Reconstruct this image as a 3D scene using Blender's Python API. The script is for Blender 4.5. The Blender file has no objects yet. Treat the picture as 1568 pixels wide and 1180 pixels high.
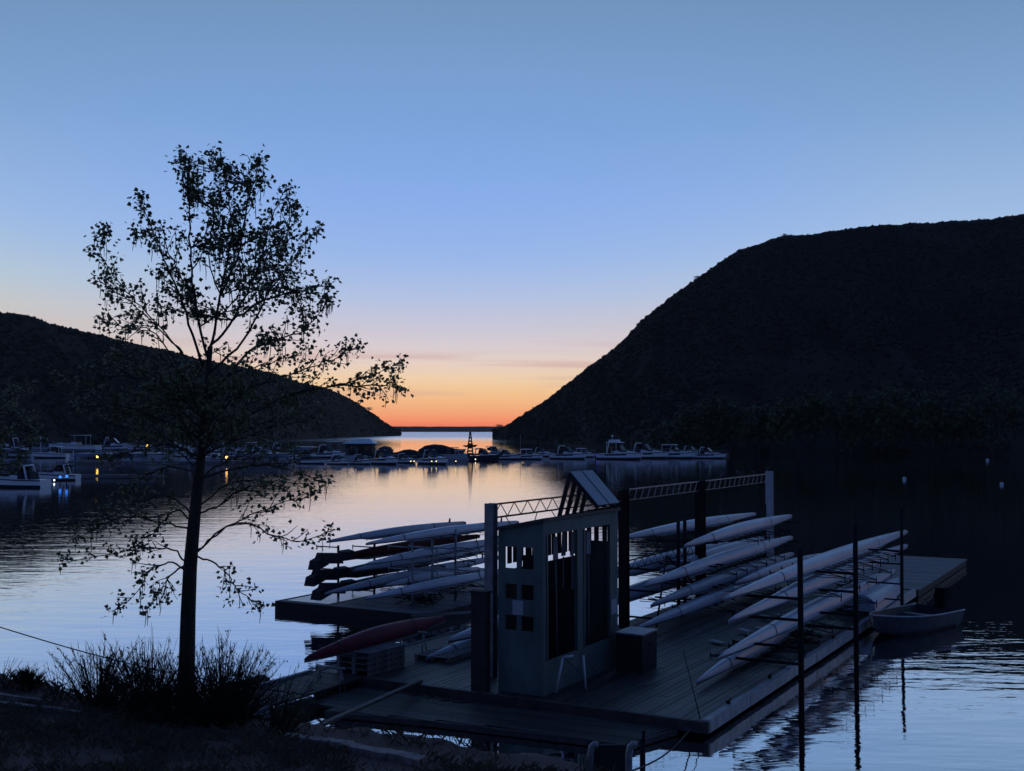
import bpy, math, random
from mathutils import Vector, Matrix, noise
random.seed(7)
C = bpy.context.scene
COL = C.collection
PI = math.pi

# ------------------------------------------------------------------ camera
F = 1770.0; HZ = 657.0; CZ = 5.8          # focal length in photo pixels, horizon row, eye height
PITCH = math.atan((HZ - 590) / F)
cam = bpy.data.cameras.new('camera'); camo = bpy.data.objects.new('camera', cam); COL.objects.link(camo)
cam.sensor_width = 36; cam.lens = 36 * F / 1568; cam.clip_start = 0.1; cam.clip_end = 12000
camo.location = (0, 0, CZ); camo.rotation_euler = (PI / 2 + PITCH, 0, 0)
C.camera = camo
C.view_settings.view_transform = 'Standard'; C.view_settings.look = 'None'
C.view_settings.exposure = 0.0; C.view_settings.gamma = 1.0
C.cycles.max_bounces = 6

def lin(c):
    return tuple((v / 255 / 12.92) if v <= 10 else (((v / 255 + .055) / 1.055) ** 2.4) for v in c)

# ------------------------------------------------------------------ world: dusk sky
W = bpy.data.worlds.new('World'); C.world = W; W.use_nodes = True
nt = W.node_tree; N = nt.nodes; L = nt.links; N.clear()
def wn(t, **k):
    n = N.new(t)
    for a, b in k.items(): setattr(n, a, b)
    return n
def wmath(op, a, b=None, clamp=False):
    n = wn('ShaderNodeMath', operation=op, use_clamp=clamp)
    for i, v in enumerate((a, b)):
        if v is None: continue
        if isinstance(v, (int, float)): n.inputs[i].default_value = v
        else: L.new(v, n.inputs[i])
    return n.outputs[0]
tc = wn('ShaderNodeTexCoord'); sp = wn('ShaderNodeSeparateXYZ'); L.new(tc.outputs['Generated'], sp.inputs[0])
SX, SY, SZ = sp.outputs
def ramp(stops, fac):
    r = wn('ShaderNodeValToRGB'); el = r.color_ramp.elements
    while len(el) > 1: el.remove(el[0])
    el[0].position = stops[0][0]; el[0].color = (*lin(stops[0][1]), 1)
    for p_, c_ in stops[1:]:
        e = el.new(p_); e.color = (*lin(c_), 1)
    L.new(fac, r.inputs[0]); return r.outputs[0]
# elevation with thin streaks of cirrus low over the horizon
mp = wn('ShaderNodeMapping'); mp.inputs['Scale'].default_value = (3, 3, 95); L.new(tc.outputs['Generated'], mp.inputs[0])
nz = wn('ShaderNodeTexNoise'); nz.inputs['Scale'].default_value = 1.0; nz.inputs['Detail'].default_value = 4; L.new(mp.outputs[0], nz.inputs['Vector'])
root = wmath('POWER', wmath('MAXIMUM', SZ, 0.0), 0.5)      # stretches the horizon band in the ramp
def q(y): return math.sqrt(max(0, math.sin(math.atan((HZ - y) / F))))
front = [(0, (224, 98, 72)), (q(653), (243, 120, 84)), (q(645), (250, 143, 98)), (q(635), (251, 162, 112)), (q(620), (251, 183, 126)), (q(600), (250, 200, 145)), (q(580), (247, 213, 172)),
         (q(555), (236, 214, 200)), (q(530), (222, 210, 214)), (q(500), (206, 204, 220)), (q(450), (177, 195, 230)), (q(390), (152, 183, 234)),
         (q(300), (135, 172, 232)), (q(180), (121, 161, 215)), (q(90), (118, 154, 202)), (q(0), (110, 146, 187)), (.75, (58, 88, 138)), (1, (42, 66, 114))]
side = [(0, (190, 120, 90)), (q(640), (205, 150, 110)), (q(600), (214, 178, 140)), (q(540), (212, 190, 165)), (q(480), (205, 203, 192)), (q(430), (184, 203, 212)),
        (q(350), (158, 187, 226)), (q(200), (128, 164, 208)), (q(0), (104, 140, 180)), (.75, (56, 86, 136)), (1, (42, 66, 114))]
back = [(0, (52, 56, 82)), (.3, (54, 66, 104)), (.6, (50, 68, 112)), (1, (42, 66, 114))]
hl = wmath('SQRT', wmath('ADD', wmath('MULTIPLY', SX, SX), wmath('ADD', wmath('MULTIPLY', SY, SY), 1e-5)))
az = math.radians(-3.5)
dot = wmath('DIVIDE', wmath('ADD', wmath('MULTIPLY', SX, math.sin(az)), wmath('MULTIPLY', SY, math.cos(az))), hl)
fs = wmath('DIVIDE', wmath('SUBTRACT', 1.0, dot), 0.085, True)
fb = wmath('DIVIDE', wmath('SUBTRACT', 0.88, dot), 1.1, True)
def wmix(f, a, b):
    m = wn('ShaderNodeMix', data_type='RGBA'); L.new(f, m.inputs[0]); L.new(a, m.inputs[6]); L.new(b, m.inputs[7]); return m.outputs[2]
sky = wmix(fb, wmix(fs, ramp(front, root), ramp(side, root)), ramp(back, root))
# streaks darken a little, only in the low band
band = wmath('MULTIPLY', wmath('SUBTRACT', 1.0, wmath('ABSOLUTE', wmath('DIVIDE', wmath('SUBTRACT', SZ, 0.052), 0.04)), True), wmath('SUBTRACT', 1.0, fb))
st = wmath('MULTIPLY', wmath('DIVIDE', wmath('SUBTRACT', nz.outputs[0], 0.52), 0.16, True), band)
cl = wn('ShaderNodeRGB'); cl.outputs[0].default_value = (*lin((204, 160, 158)), 1)
sky = wmix(wmath('MULTIPLY', st, 0.75), sky, cl.outputs[0])
bg = wn('ShaderNodeBackground'); L.new(sky, bg.inputs[0]); bg.inputs[1].default_value = 1.07
# physical sky with the sun just gone, adds its faint share of twilight
ns = wn('ShaderNodeTexSky', sky_type='NISHITA'); ns.sun_disc = False; ns.sun_elevation = math.radians(-1.5); ns.sun_rotation = az
bg2 = wn('ShaderNodeBackground'); L.new(ns.outputs[0], bg2.inputs[0]); bg2.inputs[1].default_value = 0.004
ad = wn('ShaderNodeAddShader'); L.new(bg.outputs[0], ad.inputs[0]); L.new(bg2.outputs[0], ad.inputs[1])
wo = wn('ShaderNodeOutputWorld'); L.new(ad.outputs[0], wo.inputs[0])

# ------------------------------------------------------------------ coordinates
def ray(px, py):
    x = (px - 784) / F; v = (590 - py) / F
    return Vector((x, math.cos(PITCH) - v * math.sin(PITCH), math.sin(PITCH) + v * math.cos(PITCH)))
def at(px, py, z=0.0):
    d = ray(px, py); return Vector((0, 0, CZ)) + d * ((z - CZ) / d.z)
def atd(px, py, dist):
    d = ray(px, py); return Vector((0, 0, CZ)) + d * (dist / d.y)
TH = math.radians(29.6)                       # dock frame: A runs along the boat racks, B across
A = Vector((math.sin(TH), math.cos(TH), 0)); B = Vector((-math.cos(TH), math.sin(TH), 0))
ROT = PI / 2 - TH
def P(a, b, z=0.0): return A * a + B * b + Vector((0, 0, z))
def onb(px, py, b):
    d = ray(px, py); t = b / (d.x * B.x + d.y * B.y)
    return t * (d.x * A.x + d.y * A.y), CZ + d.z * t
def ona(px, py, a):
    d = ray(px, py); t = a / (d.x * A.x + d.y * A.y)
    return t * (d.x * B.x + d.y * B.y), CZ + d.z * t
DZ = 0.30                                     # deck height

# ------------------------------------------------------------------ materials
MATS = {}
def mat(name, col, rough=.6, var=.25, scale=3.0, bump=0.0, metal=0.0, col2=None, spec=None, emit=None, stretch=None, detail=4, rot=0.0, island=0.0):
    if name in MATS: return MATS[name]
    m = bpy.data.materials.new(name); m.use_nodes = True; t = m.node_tree; n = t.nodes; b = n['Principled BSDF']
    b.inputs['Roughness'].default_value = rough; b.inputs['Metallic'].default_value = metal
    if spec is not None: b.inputs['Specular IOR Level'].default_value = spec
    c = n.new('ShaderNodeTexCoord'); mp_ = n.new('ShaderNodeMapping'); t.links.new(c.outputs['Object'], mp_.inputs[0])
    if stretch: mp_.inputs['Scale'].default_value = stretch
    if rot:
        m0 = n.new('ShaderNodeMapping'); m0.inputs['Rotation'].default_value = (0, 0, -rot); t.links.new(c.outputs['Object'], m0.inputs[0]); t.links.new(m0.outputs[0], mp_.inputs[0])
    z = n.new('ShaderNodeTexNoise'); z.inputs['Scale'].default_value = scale; z.inputs['Detail'].default_value = detail
    t.links.new(mp_.outputs[0], z.inputs['Vector'])
    r = n.new('ShaderNodeValToRGB'); r.color_ramp.elements[0].position = .3; r.color_ramp.elements[1].position = .7
    c2 = col2 or tuple(v * (1 + var) for v in col); c1 = col if col2 else tuple(v * (1 - var) for v in col)
    r.color_ramp.elements[0].color = (*c1, 1); r.color_ramp.elements[1].color = (*c2, 1)
    t.links.new(z.outputs[0], r.inputs[0]); 
    if island:
        gi = n.new('ShaderNodeNewGeometry'); mr = n.new('ShaderNodeMapRange'); mr.inputs[3].default_value = 1 - island; mr.inputs[4].default_value = 1 + island
        t.links.new(gi.outputs['Random Per Island'], mr.inputs[0]); vm = n.new('ShaderNodeVectorMath'); vm.operation = 'SCALE'; t.links.new(r.outputs[0], vm.inputs[0]); t.links.new(mr.outputs[0], vm.inputs['Scale'])
        t.links.new(vm.outputs[0], b.inputs['Base Color'])
        mr2 = n.new('ShaderNodeMapRange'); mr2.inputs[3].default_value = rough - .15; mr2.inputs[4].default_value = min(1, rough + .2); t.links.new(z.outputs[0], mr2.inputs[0]); t.links.new(mr2.outputs[0], b.inputs['Roughness'])
    else: t.links.new(r.outputs[0], b.inputs['Base Color'])
    if bump:
        bp = n.new('ShaderNodeBump'); bp.inputs['Distance'].default_value = bump; t.links.new(z.outputs[0], bp.inputs['Height']); t.links.new(bp.outputs[0], b.inputs['Normal'])
    if emit:
        b.inputs['Emission Color'].default_value = (*emit[0], 1); b.inputs['Emission Strength'].default_value = emit[1]
    MATS[name] = m; return m
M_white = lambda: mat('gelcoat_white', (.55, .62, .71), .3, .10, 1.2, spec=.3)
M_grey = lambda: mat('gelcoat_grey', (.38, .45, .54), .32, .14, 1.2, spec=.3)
M_yel = lambda: mat('gelcoat_cream', (.58, .55, .46), .4, .12, 1.5)
M_red = lambda: mat('gelcoat_red', (.15, .014, .040), .5, .2, 2, spec=.2)
M_dred = lambda: mat('gelcoat_maroon', (.07, .008, .012), .6, .2, 2, spec=.1)
M_black = lambda: mat('black_hull', (.02, .02, .022), .4, .2, 2)
M_steel = lambda: mat('painted_steel_dark', (.016, .016, .018), .8, .4, 5, spec=.2)
M_galv = lambda: mat('galvanised_steel', (.30, .31, .33), .5, .3, 6, metal=.3)
M_rust = lambda: mat('rusty_steel', (.10, .05, .035), .75, .4, 8)
M_strap = lambda: mat('webbing', (.02, .022, .03), .8, .2)
M_wood = lambda: mat('deck_timber', (.040, .037, .038), .48, .6, 2.5, bump=.004, stretch=(.5, 7, 7), detail=8, rot=ROT, island=.7, spec=.5)
M_woodx = lambda: mat('deck_timber_cross', (.045, .041, .04), .6, .5, 2.5, bump=.004, stretch=(7, .5, 7), detail=8, rot=ROT, island=.4, spec=.35)
M_greyw = lambda: mat('far_deck_timber', (.17, .165, .17), .6, .3, 2.5, bump=.004, stretch=(7, .5, 7), detail=8, rot=ROT, island=.25, spec=.35)
M_float = lambda: mat('float_black', (.012, .012, .013), .7, .3)
M_rub = lambda: mat('rub_rail_vinyl', (.34, .35, .36), .5, .3, 4, bump=.004)
M_shed = lambda: mat('green_grey_paint', (.11, .16, .155), .65, .3, 2.2, bump=.003, stretch=(1, 1, .5), detail=8)
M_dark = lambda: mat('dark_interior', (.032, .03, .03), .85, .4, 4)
M_boat = lambda: mat('boat_white', (.80, .81, .82), .3, .05, 1)
M_anti_shadow = lambda: mat('antifouling_and_shadow', (.02, .022, .03), .7, .2)  # bottom paint that also carries the dark waterline shadow as colour
M_glass = lambda: mat('dark_glass', (.01, .012, .016), .06, .1)
M_canvas = lambda: mat('navy_canvas', (.015, .02, .035), .8, .3)
M_canvasw = lambda: mat('pale_canvas', (.4, .41, .43), .7, .1)
M_bark = lambda: mat('bark', (.045, .038, .03), .9, .5, 14, bump=.02, stretch=(1, 1, .25))
M_twig = lambda: mat('twig', (.04, .034, .026), .9, .3)

# ------------------------------------------------------------------ mesh builder
class MB:
    def __init__(s): s.v = []; s.f = []; s.m = []; s.smooth = []
    def add(s, vs, fs, mi=0, sm=False):
        o = len(s.v); s.v += [tuple(v) for v in vs]; s.f += [tuple(i + o for i in f) for f in fs]
        s.m += [mi] * len(fs); s.smooth += [sm] * len(fs); return s
    def box(s, c, d, mi=0, R=None, taper=1.0):
        x, y, z = (k / 2 for k in d); vs = []
        for k in (-1, 1):
            tp = taper if k > 0 else 1.0
            for i, j in ((-1, -1), (1, -1), (1, 1), (-1, 1)): vs.append(Vector((i * x * tp, j * y * tp, k * z)))
        if R is not None: vs = [R @ v for v in vs]
        c = Vector(c); vs = [v + c for v in vs]
        return s.add(vs, [(3, 2, 1, 0), (4, 5, 6, 7), (0, 1, 5, 4), (1, 2, 6, 5), (2, 3, 7, 6), (3, 0, 4, 7)], mi)
    def tube(s, pts, r, n=6, mi=0, cap=True):
        pts = [Vector(p) for p in pts]; rs = r if isinstance(r, (list, tuple)) else [r] * len(pts); vs = []; up = Vector((0, 0, 1)); u = None
        for i, p in enumerate(pts):
            t = (pts[min(i + 1, len(pts) - 1)] - pts[max(i - 1, 0)])
            if t.length < 1e-9: t = Vector((0, 0, 1))
            t.normalize()
            if u is None:
                u = t.cross(up if abs(t.z) < .9 else Vector((1, 0, 0))).normalized()
            else:
                u = (u - t * u.dot(t)); u = u.normalized() if u.length > 1e-6 else t.orthogonal().normalized()
            w = t.cross(u)
            for k in range(n): a_ = 2 * PI * k / n; vs.append(p + (u * math.cos(a_) + w * math.sin(a_)) * rs[i])
        fs = [(i * n + k, i * n + (k + 1) % n, (i + 1) * n + (k + 1) % n, (i + 1) * n + k) for i in range(len(pts) - 1) for k in range(n)]
        if cap: fs += [tuple(range(n - 1, -1, -1)), tuple((len(pts) - 1) * n + k for k in range(n))]
        return s.add(vs, fs, mi, n > 5)
    def beam(s, p, q_, w, h, mi=0):
        p = Vector(p); q_ = Vector(q_); t = (q_ - p); l = t.length; t.normalize()
        u = Vector((0, 0, 1)).cross(t)
        u = u.normalized() if u.length > 1e-4 else Vector((1, 0, 0))
        w_ = t.cross(u); R = Matrix((t, u, w_)).transposed()
        return s.box((p + q_) / 2, (l, w, h), mi, R)
    def quad(s, a_, b_, c_, d_, mi=0): return s.add([a_, b_, c_, d_], [(0, 1, 2, 3)], mi)
    def loft(s, rings, closed=True, mi=0, sm=True, cap=True):
        n = len(rings[0]); vs = [p for r in rings for p in r]; fs = []
        for i in range(len(rings) - 1):
            for k in range(n if closed else n - 1): fs.append((i * n + k, i * n + (k + 1) % n, (i + 1) * n + (k + 1) % n, (i + 1) * n + k))
        if cap: fs += [tuple(range(n - 1, -1, -1)), tuple((len(rings) - 1) * n + k for k in range(n))]
        return s.add(vs, fs, mi, sm)
    def build(s, name, mats, parent=None):
        me = bpy.data.meshes.new(name); me.from_pydata(s.v, [], s.f)
        if not isinstance(mats, (list, tuple)): mats = [mats]
        for m in mats: me.materials.append(m)
        me.polygons.foreach_set('material_index', s.m); me.polygons.foreach_set('use_smooth', s.smooth); me.update()
        o = bpy.data.objects.new(name, me); COL.objects.link(o)
        if parent: o.parent = parent
        return o
def tag(o, label=None, cat=None, group=None, kind=None):
    if label: o['label'] = label
    if cat: o['category'] = cat
    if group: o['group'] = group
    if kind: o['kind'] = kind
    return o
def empty(name, loc=(0, 0, 0), rz=0, label=None, cat=None, group=None):
    o = bpy.data.objects.new(name, None); o.empty_display_size = .3; COL.objects.link(o); o.location = loc; o.rotation_euler = (0, 0, rz)
    return tag(o, label, cat, group)
def copy_tree(o, parent=None):
    c = o.copy(); COL.objects.link(c); c.parent = parent
    for ch in list(o.children): copy_tree(ch, c)
    return c
def interp(pts, x):
    if x <= pts[0][0]: return pts[0][1]
    for (x0, y0), (x1, y1) in zip(pts, pts[1:]):
        if x <= x1: return y0 + (y1 - y0) * (x - x0) / (x1 - x0)
    return pts[-1][1]
def fbm(x, y, z=0.0, o=4): return noise.fractal(Vector((x, y, z)), 1.0, 2.0, o)

# ================================================================== WATER
wm = bpy.data.materials.new('lake_water'); wm.use_nodes = True; t = wm.node_tree; n = t.nodes; n.remove(n['Principled BSDF']); b = None
c = n.new('ShaderNodeTexCoord')
def wnoise(scale, sx, sy, det, dist=0.0):
    m = n.new('ShaderNodeMapping'); m.inputs['Scale'].default_value = (sx, sy, 1); m.inputs['Rotation'].default_value = (0, 0, math.radians(6)); t.links.new(c.outputs['Object'], m.inputs[0])
    z = n.new('ShaderNodeTexNoise'); z.inputs['Scale'].default_value = scale; z.inputs['Detail'].default_value = det; z.inputs['Distortion'].default_value = dist
    t.links.new(m.outputs[0], z.inputs['Vector']); return z.outputs[0]
def tm(op, a_, b_, clamp=False):
    k = n.new('ShaderNodeMath'); k.operation = op; k.use_clamp = clamp
    for i, v in enumerate((a_, b_)):
        if isinstance(v, (int, float)): k.inputs[i].default_value = v
        else: t.links.new(v, k.inputs[i])
    return k.outputs[0]
fine = wnoise(2.2, .55, 1.5, 3, .4); med = wnoise(.55, .5, 1.4, 2); patch = wnoise(.035, .7, 1.2, 2)
pf = tm('ADD', tm('MULTIPLY', patch, 1.1), .15)
hgt = tm('ADD', tm('MULTIPLY', tm('MULTIPLY', fine, pf), .8), tm('MULTIPLY', med, 1.6))
bp = n.new('ShaderNodeBump'); bp.inputs['Strength'].default_value = 1; bp.inputs['Distance'].default_value = .0085
t.links.new(hgt, bp.inputs['Height'])
sw = n.new('ShaderNodeSeparateXYZ'); t.links.new(c.outputs['Object'], sw.inputs[0])
far = tm('DIVIDE', tm('SUBTRACT', sw.outputs[1], 420), 500, True)          # the open lake is ruffled by wind
gls = n.new('ShaderNodeBsdfGlossy'); gls.inputs['Color'].default_value = (.98, .98, .99, 1); t.links.new(bp.outputs[0], gls.inputs['Normal'])
t.links.new(tm('ADD', tm('MULTIPLY', far, tm('ADD', tm('MULTIPLY', patch, .3), .12)), .012), gls.inputs['Roughness'])
dif = n.new('ShaderNodeBsdfDiffuse'); dif.inputs['Color'].default_value = (.006, .010, .016, 1)
fr = n.new('ShaderNodeFresnel'); fr.inputs['IOR'].default_value = 1.33; t.links.new(bp.outputs[0], fr.inputs['Normal'])
mx = n.new('ShaderNodeMixShader'); t.links.new(tm('ADD', tm('MULTIPLY', fr.outputs[0], .32), .70, True), mx.inputs[0]); t.links.new(dif.outputs[0], mx.inputs[1]); t.links.new(gls.outputs[0], mx.inputs[2])
t.links.new(mx.outputs[0], n['Material Output'].inputs['Surface'])
mb = MB()
mb.add([(-2600, -60, 0), (2600, -60, 0), (2600, 3200, 0), (-2600, 3200, 0)], [(0, 1, 2, 3)])
tag(mb.build('water', wm), kind='structure')

# ================================================================== HILLS
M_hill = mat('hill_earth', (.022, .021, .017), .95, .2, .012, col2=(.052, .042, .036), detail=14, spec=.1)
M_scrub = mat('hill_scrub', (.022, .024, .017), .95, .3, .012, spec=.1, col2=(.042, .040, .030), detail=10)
def hill(name, ridge, shore, x0, x1, nx, slope, seed, mats):
    mb = MB(); ny = 46; rows = []
    for i in range(nx + 1):
        px = x0 + (x1 - x0) * i / nx
        yr = interp(ridge, px); ys = interp(shore, px)
        S = CZ * F / (ys - HZ); k = max((HZ - yr) / F, .0005); R = S / (1 - min(k / slope, .8)) + 6
        dx = (px - 784) / F; col = []
        for j in range(ny + 1):
            s_ = j / (ny - 9)
            if s_ <= 1:
                d = S + (R - S) * s_; z = CZ * s_ + R * k * (s_ ** 1.08)
                g = fbm(dx * d * .012 + seed, d * .012, 0, 5)
                z += (g * .12 - abs(fbm(dx * d * .03 + seed, d * .006, 7, 4)) * .12) * R * k * math.sin(PI * min(s_, 1)) ** .8
                z += fbm(dx * d * .06 + seed, d * .05, 3, 3) * 2.2 * math.sin(PI * min(s_, 1))
                z = min(z, CZ + (R * k) * (d / R) * .995 if s_ < 1 else z)
                if j == 0: z = -1.5
                if s_ == 1 or j == ny - 9: z += fbm(px * .03, seed, 0, 5) * .0012 * R + fbm(px * .25, seed, 0, 3) * .0006 * R
            else:
                d = R * (1 + (s_ - 1) * 2.2); z = (CZ + R * k) * max(0, 1 - (s_ - 1) * 2.4) - 1
            col.append(Vector((dx * d, d, z)))
        rows.append(col)
    n_ = ny + 1
    mb.add([p for r in rows for p in r], [(i * n_ + j, (i + 1) * n_ + j, (i + 1) * n_ + j + 1, i * n_ + j + 1) for i in range(nx) for j in range(ny)], 0, True)
    o = tag(mb.build(name, mats), kind='structure')
    return rows
def blob(mb, c, r, mi=0):
    c = Vector(c); vs = []
    for k in range(5):
        a_ = 2 * PI * k / 5 + random.random(); vs.append(c + Vector((math.cos(a_) * r * random.uniform(.7, 1.2), math.sin(a_) * r * random.uniform(.7, 1.2), r * random.uniform(-.1, .35))))
    vs += [c + Vector((random.uniform(-.3, .3) * r, random.uniform(-.3, .3) * r, r * random.uniform(.6, 1.1))), c - Vector((0, 0, r * .6))]
    mb.add(vs, [(k, (k + 1) % 5, 5) for k in range(5)] + [((k + 1) % 5, k, 6) for k in range(5)], mi)
def scrub(rows, name, cnt, rad, lab, crest=3):
    mb = MB(); nx = len(rows) - 1
    for _ in range(cnt):
        i = random.random() * nx; j = random.random() ** .8 * 36.5; i0 = int(i); j0 = int(j)
        p = rows[i0][j0].lerp(rows[i0 + 1][j0], i - i0).lerp(rows[i0][j0 + 1].lerp(rows[i0 + 1][j0 + 1], i - i0), j - j0)
        if p.z < .5 or fbm(p.x * .02, p.y * .02, 9, 3) < -.3 and random.random() < .7: continue
        blob(mb, p, random.uniform(.5, 1) ** 2 * rad)
    for i in range(nx):
        for _ in range(crest):
            if fbm(i * .21, 4.4, 0, 3) < -.1 and random.random() < .6: continue
            f_ = random.random(); p = rows[i][37].lerp(rows[i + 1][37], f_); blob(mb, p - Vector((0, 0, .2)), random.uniform(.25, 1) ** 2 * rad * .85)
    tag(mb.build(name, M_scrub), lab, 'scrub', kind='stuff')
RIDGE_L = [(-700, 440), (-200, 470), (0, 478), (20, 479), (50, 484), (65, 491), (80, 497), (122, 506.5), (156, 514), (194.5, 523.7), (252, 535), (309, 550), (366, 560), (423, 573), (461, 586), (500, 594), (522, 603), (545, 615), (568, 630), (587, 645), (603, 655), (611, 659), (614, 665.5)]
SHORE_L = [(-700, 702), (-200, 694), (0, 690), (100, 686), (250, 681), (400, 675), (500, 671), (600, 667.5), (614, 667)]
RIDGE_R = [(754, 671), (758, 666), (764, 656), (772, 653.5), (790, 642), (807, 630), (820, 623), (841, 609), (891, 569), (937, 536), (963, 512), (984, 488), (1011, 467), (1030, 451.6), (1068, 426), (1097, 405), (1135, 381), (1163, 371.5), (1202, 359.6), (1240, 358), (1297, 350), (1345, 344), (1392, 340.5), (1421, 340.5), (1454, 337), (1521, 333.4), (1568, 326), (1800, 310), (2400, 300)]
SHORE_R = [(754, 672), (800, 676), (900, 684), (1000, 690), (1120, 693), (1300, 695), (1568, 696), (2400, 700)]
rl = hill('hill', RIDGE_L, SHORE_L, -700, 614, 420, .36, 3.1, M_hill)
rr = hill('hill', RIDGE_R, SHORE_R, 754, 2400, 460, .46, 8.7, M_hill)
scrub(rl, 'scrub', 17000, 1.25, 'dark low scrub covering the smaller hill on the left of the inlet')
scrub(rr, 'scrub', 34000, .95, 'dark low scrub covering the tall hill on the right of the inlet')
# far shore: a long low mesa across the lake
mb = MB(); ring = []
for i in range(61):
    px = 560 + (300) * i / 60; d = 2560; x = (px - 784) / F * d
    h = 9.6 + fbm(i * .3, 2.2, 0, 4) * .7 + CZ * .4
    ring.append([Vector((x, d, -1)), Vector((x, d + 4, 1.2)), Vector((x, d + 30, h)), Vector((x, d + 180, h + .3)), Vector((x, d + 300, -1))])
mb.loft(ring, False, 0, False, False)
tag(mb.build('far_shore', mat('mesa_earth', (.05, .02, .016), .95, .3, .02)), kind='structure')

# ================================================================== NEAR BANK
CREST = []
for px, py, z in ((-500, 985, 2.6), (0, 1035, 2.3), (60, 1046, 2.25), (150, 1066, 2.2), (300, 1091, 2.0), (450, 1108, 1.9), (560, 1116, 1.8), (640, 1126, 1.75), (700, 1140, 1.65), (760, 1150, 1.6), (860, 1160, 1.5), (905, 1172, 1.45), (960, 1196, 1.4), (1200, 1290, 1.2), (1700, 1500, .6)):
    p = at(px, py, z); CREST.append((p.x, p.y, z))
CY = [(c_[0], c_[1]) for c_ in CREST]; CZc = [(c_[0], c_[2]) for c_ in CREST]
def bankz(x, y):
    yc = interp(CY, x) + fbm(x * 1.3, 3, 0, 4) * .12; zc = interp(CZc, x)
    s_ = yc - y
    if s_ >= 0:
        z = zc + s_ * (.07 if s_ < 4 else .07) + (max(0, s_ - 6) * .12)
        z += fbm(x * .7, y * .7, 5, 5) * .05 * min(1, s_ * .7) - .10 * min(1, s_ * .5) * (1 - min(1, s_ / 7))
    else: z = zc + s_ * .95 + fbm(x * 1.5, y * 1.5, 2, 4) * .12
    return max(z, -1.6)
mb = MB(); xs = [-24 + i * .16 for i in range(250)]; ys = [2 + j * .12 for j in range(195)]
vs = [(x, y, bankz(x, y)) for x in xs for y in ys]; ny = len(ys)
mb.add(vs, [(i * ny + j, (i + 1) * ny + j, (i + 1) * ny + j + 1, i * ny + j + 1) for i in range(len(xs) - 1) for j in range(ny - 1)], 0, True)
tag(mb.build('ground', mat('bank_dirt', (.085, .055, .045), .95, .3, 1.4, bump=.05, col2=(.19, .125, .105), detail=14)), kind='structure')

def leaf(mb, p, size, mi=0, droop=.5):
    a_ = random.random() * 2 * PI; u = Vector((math.cos(a_), math.sin(a_), random.uniform(-.9, .3))).normalized()
    w = u.cross(Vector((random.uniform(-1, 1), random.uniform(-1, 1), random.uniform(-1, 1)))).normalized(); l = size * random.uniform(.75, 1.2)
    nn = u.cross(w) * l * .1
    vs = [p, p + u * l * .35 + w * l * .5 + nn, p + u * l * 1.0, p + u * l * .35 - w * l * .5 + nn]
    mb.add(vs, [(0, 1, 2), (0, 2, 3)], mi)

# ================================================================== COTTONWOOD
def leafmat(name, c1, c2):
    m = mat(name, c1, .55, .3, 4, col2=c2)
    return m
M_leaf = leafmat('cottonwood_leaf', (.13, .15, .06), (.20, .22, .10))
TD = (at(285, 1088, 2.0)).y           # distance of the trunk
def T(px, py, off=0.0): return atd(px, py, TD + off)
def branch(mb, pts, r0, r1):
    """smooth wobbling tube through pts, returns sampled points"""
    out = []
    for k in range(len(pts) - 1):
        a_ = pts[k]; b_ = pts[k + 1]; pm = pts[k - 1] if k else a_; pn = pts[k + 2] if k + 2 < len(pts) else b_
        for s_ in range(5):
            u = s_ / 5; u2 = u * u; u3 = u2 * u
            out.append(.5 * ((2 * a_) + (b_ - pm) * u + (2 * pm - 5 * a_ + 4 * b_ - pn) * u2 + (3 * a_ - pm - 3 * b_ + pn) * u3))
    out.append(pts[-1]); n_ = len(out)
    for i in range(1, n_ - 1): out[i] = out[i] + Vector((random.uniform(-1, 1), random.uniform(-1, 1), random.uniform(-1, 1))) * .018
    mb.tube(out, [r0 + (r1 - r0) * (i / (n_ - 1)) for i in range(n_)], 7 if r0 > .03 else 5)
    return out
tb = MB(); lb = MB(); cb = MB()
def catkin(p):
    if random.random() < .5: return
    l = random.uniform(.10, .26); q_ = p + Vector((random.uniform(-.02, .02), random.uniform(-.02, .02), -l))
    lb.tube([p, (p + q_) / 2 + Vector((.008, 0, 0)), q_], [.003, .006, .003], 4, 1)
def twig(p, d, l, dens=1.0, cat=.35, sz=.061):
    dens *= 1.5; cat *= 1.15
    pts = [p]; dd = d.normalized(); n_ = max(3, int(l / .09))
    for i in range(n_):
        dd = (dd + Vector((random.uniform(-1, 1), random.uniform(-1, 1), random.uniform(-.8, 1))) * .22).normalized(); pts.append(pts[-1] + dd * l / n_)
    tb.tube(pts, [.008 - .005 * i / n_ for i in range(n_ + 1)], 4, cap=False)
    for i, q_ in enumerate(pts[1:]):
        k = int(dens * 3.2 * (.5 + i / n_) + random.random())
        for _ in range(k):
            leaf(lb, q_ + Vector((random.gauss(0, 1), random.gauss(0, 1), random.gauss(0, 1))) * .05, sz)
        if random.random() < cat: catkin(q_)
def limb(pix, r0, r1, dens=1.0, tl=.55, step=2, cat=.3, start=.25, sub=True):
    """pix: list of (px, py, depth offset)"""
    pts = [T(*p) for p in pix]; out = branch(tb, pts, r0, r1); n_ = len(out)
    for i in range(int(n_ * start), n_, step):
        dirn = (out[min(i + 1, n_ - 1)] - out[i - 1]).normalized()
        for _ in range(2 if dens > .6 else 1):
            s_ = dirn.cross(Vector((random.uniform(-1, 1), random.uniform(-1, 1), random.uniform(-1, 1)))).normalized()
            dd = dirn * .9 + s_ * .65 + Vector((0, 0, .15)); l = tl * random.uniform(.5, 1.2) * (1.15 - .85 * i / n_)
            twig(out[i], dd, l, dens, cat)
    twig(out[-1], (out[-1] - out[-3]), tl * .2, dens, cat)
    return out
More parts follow.
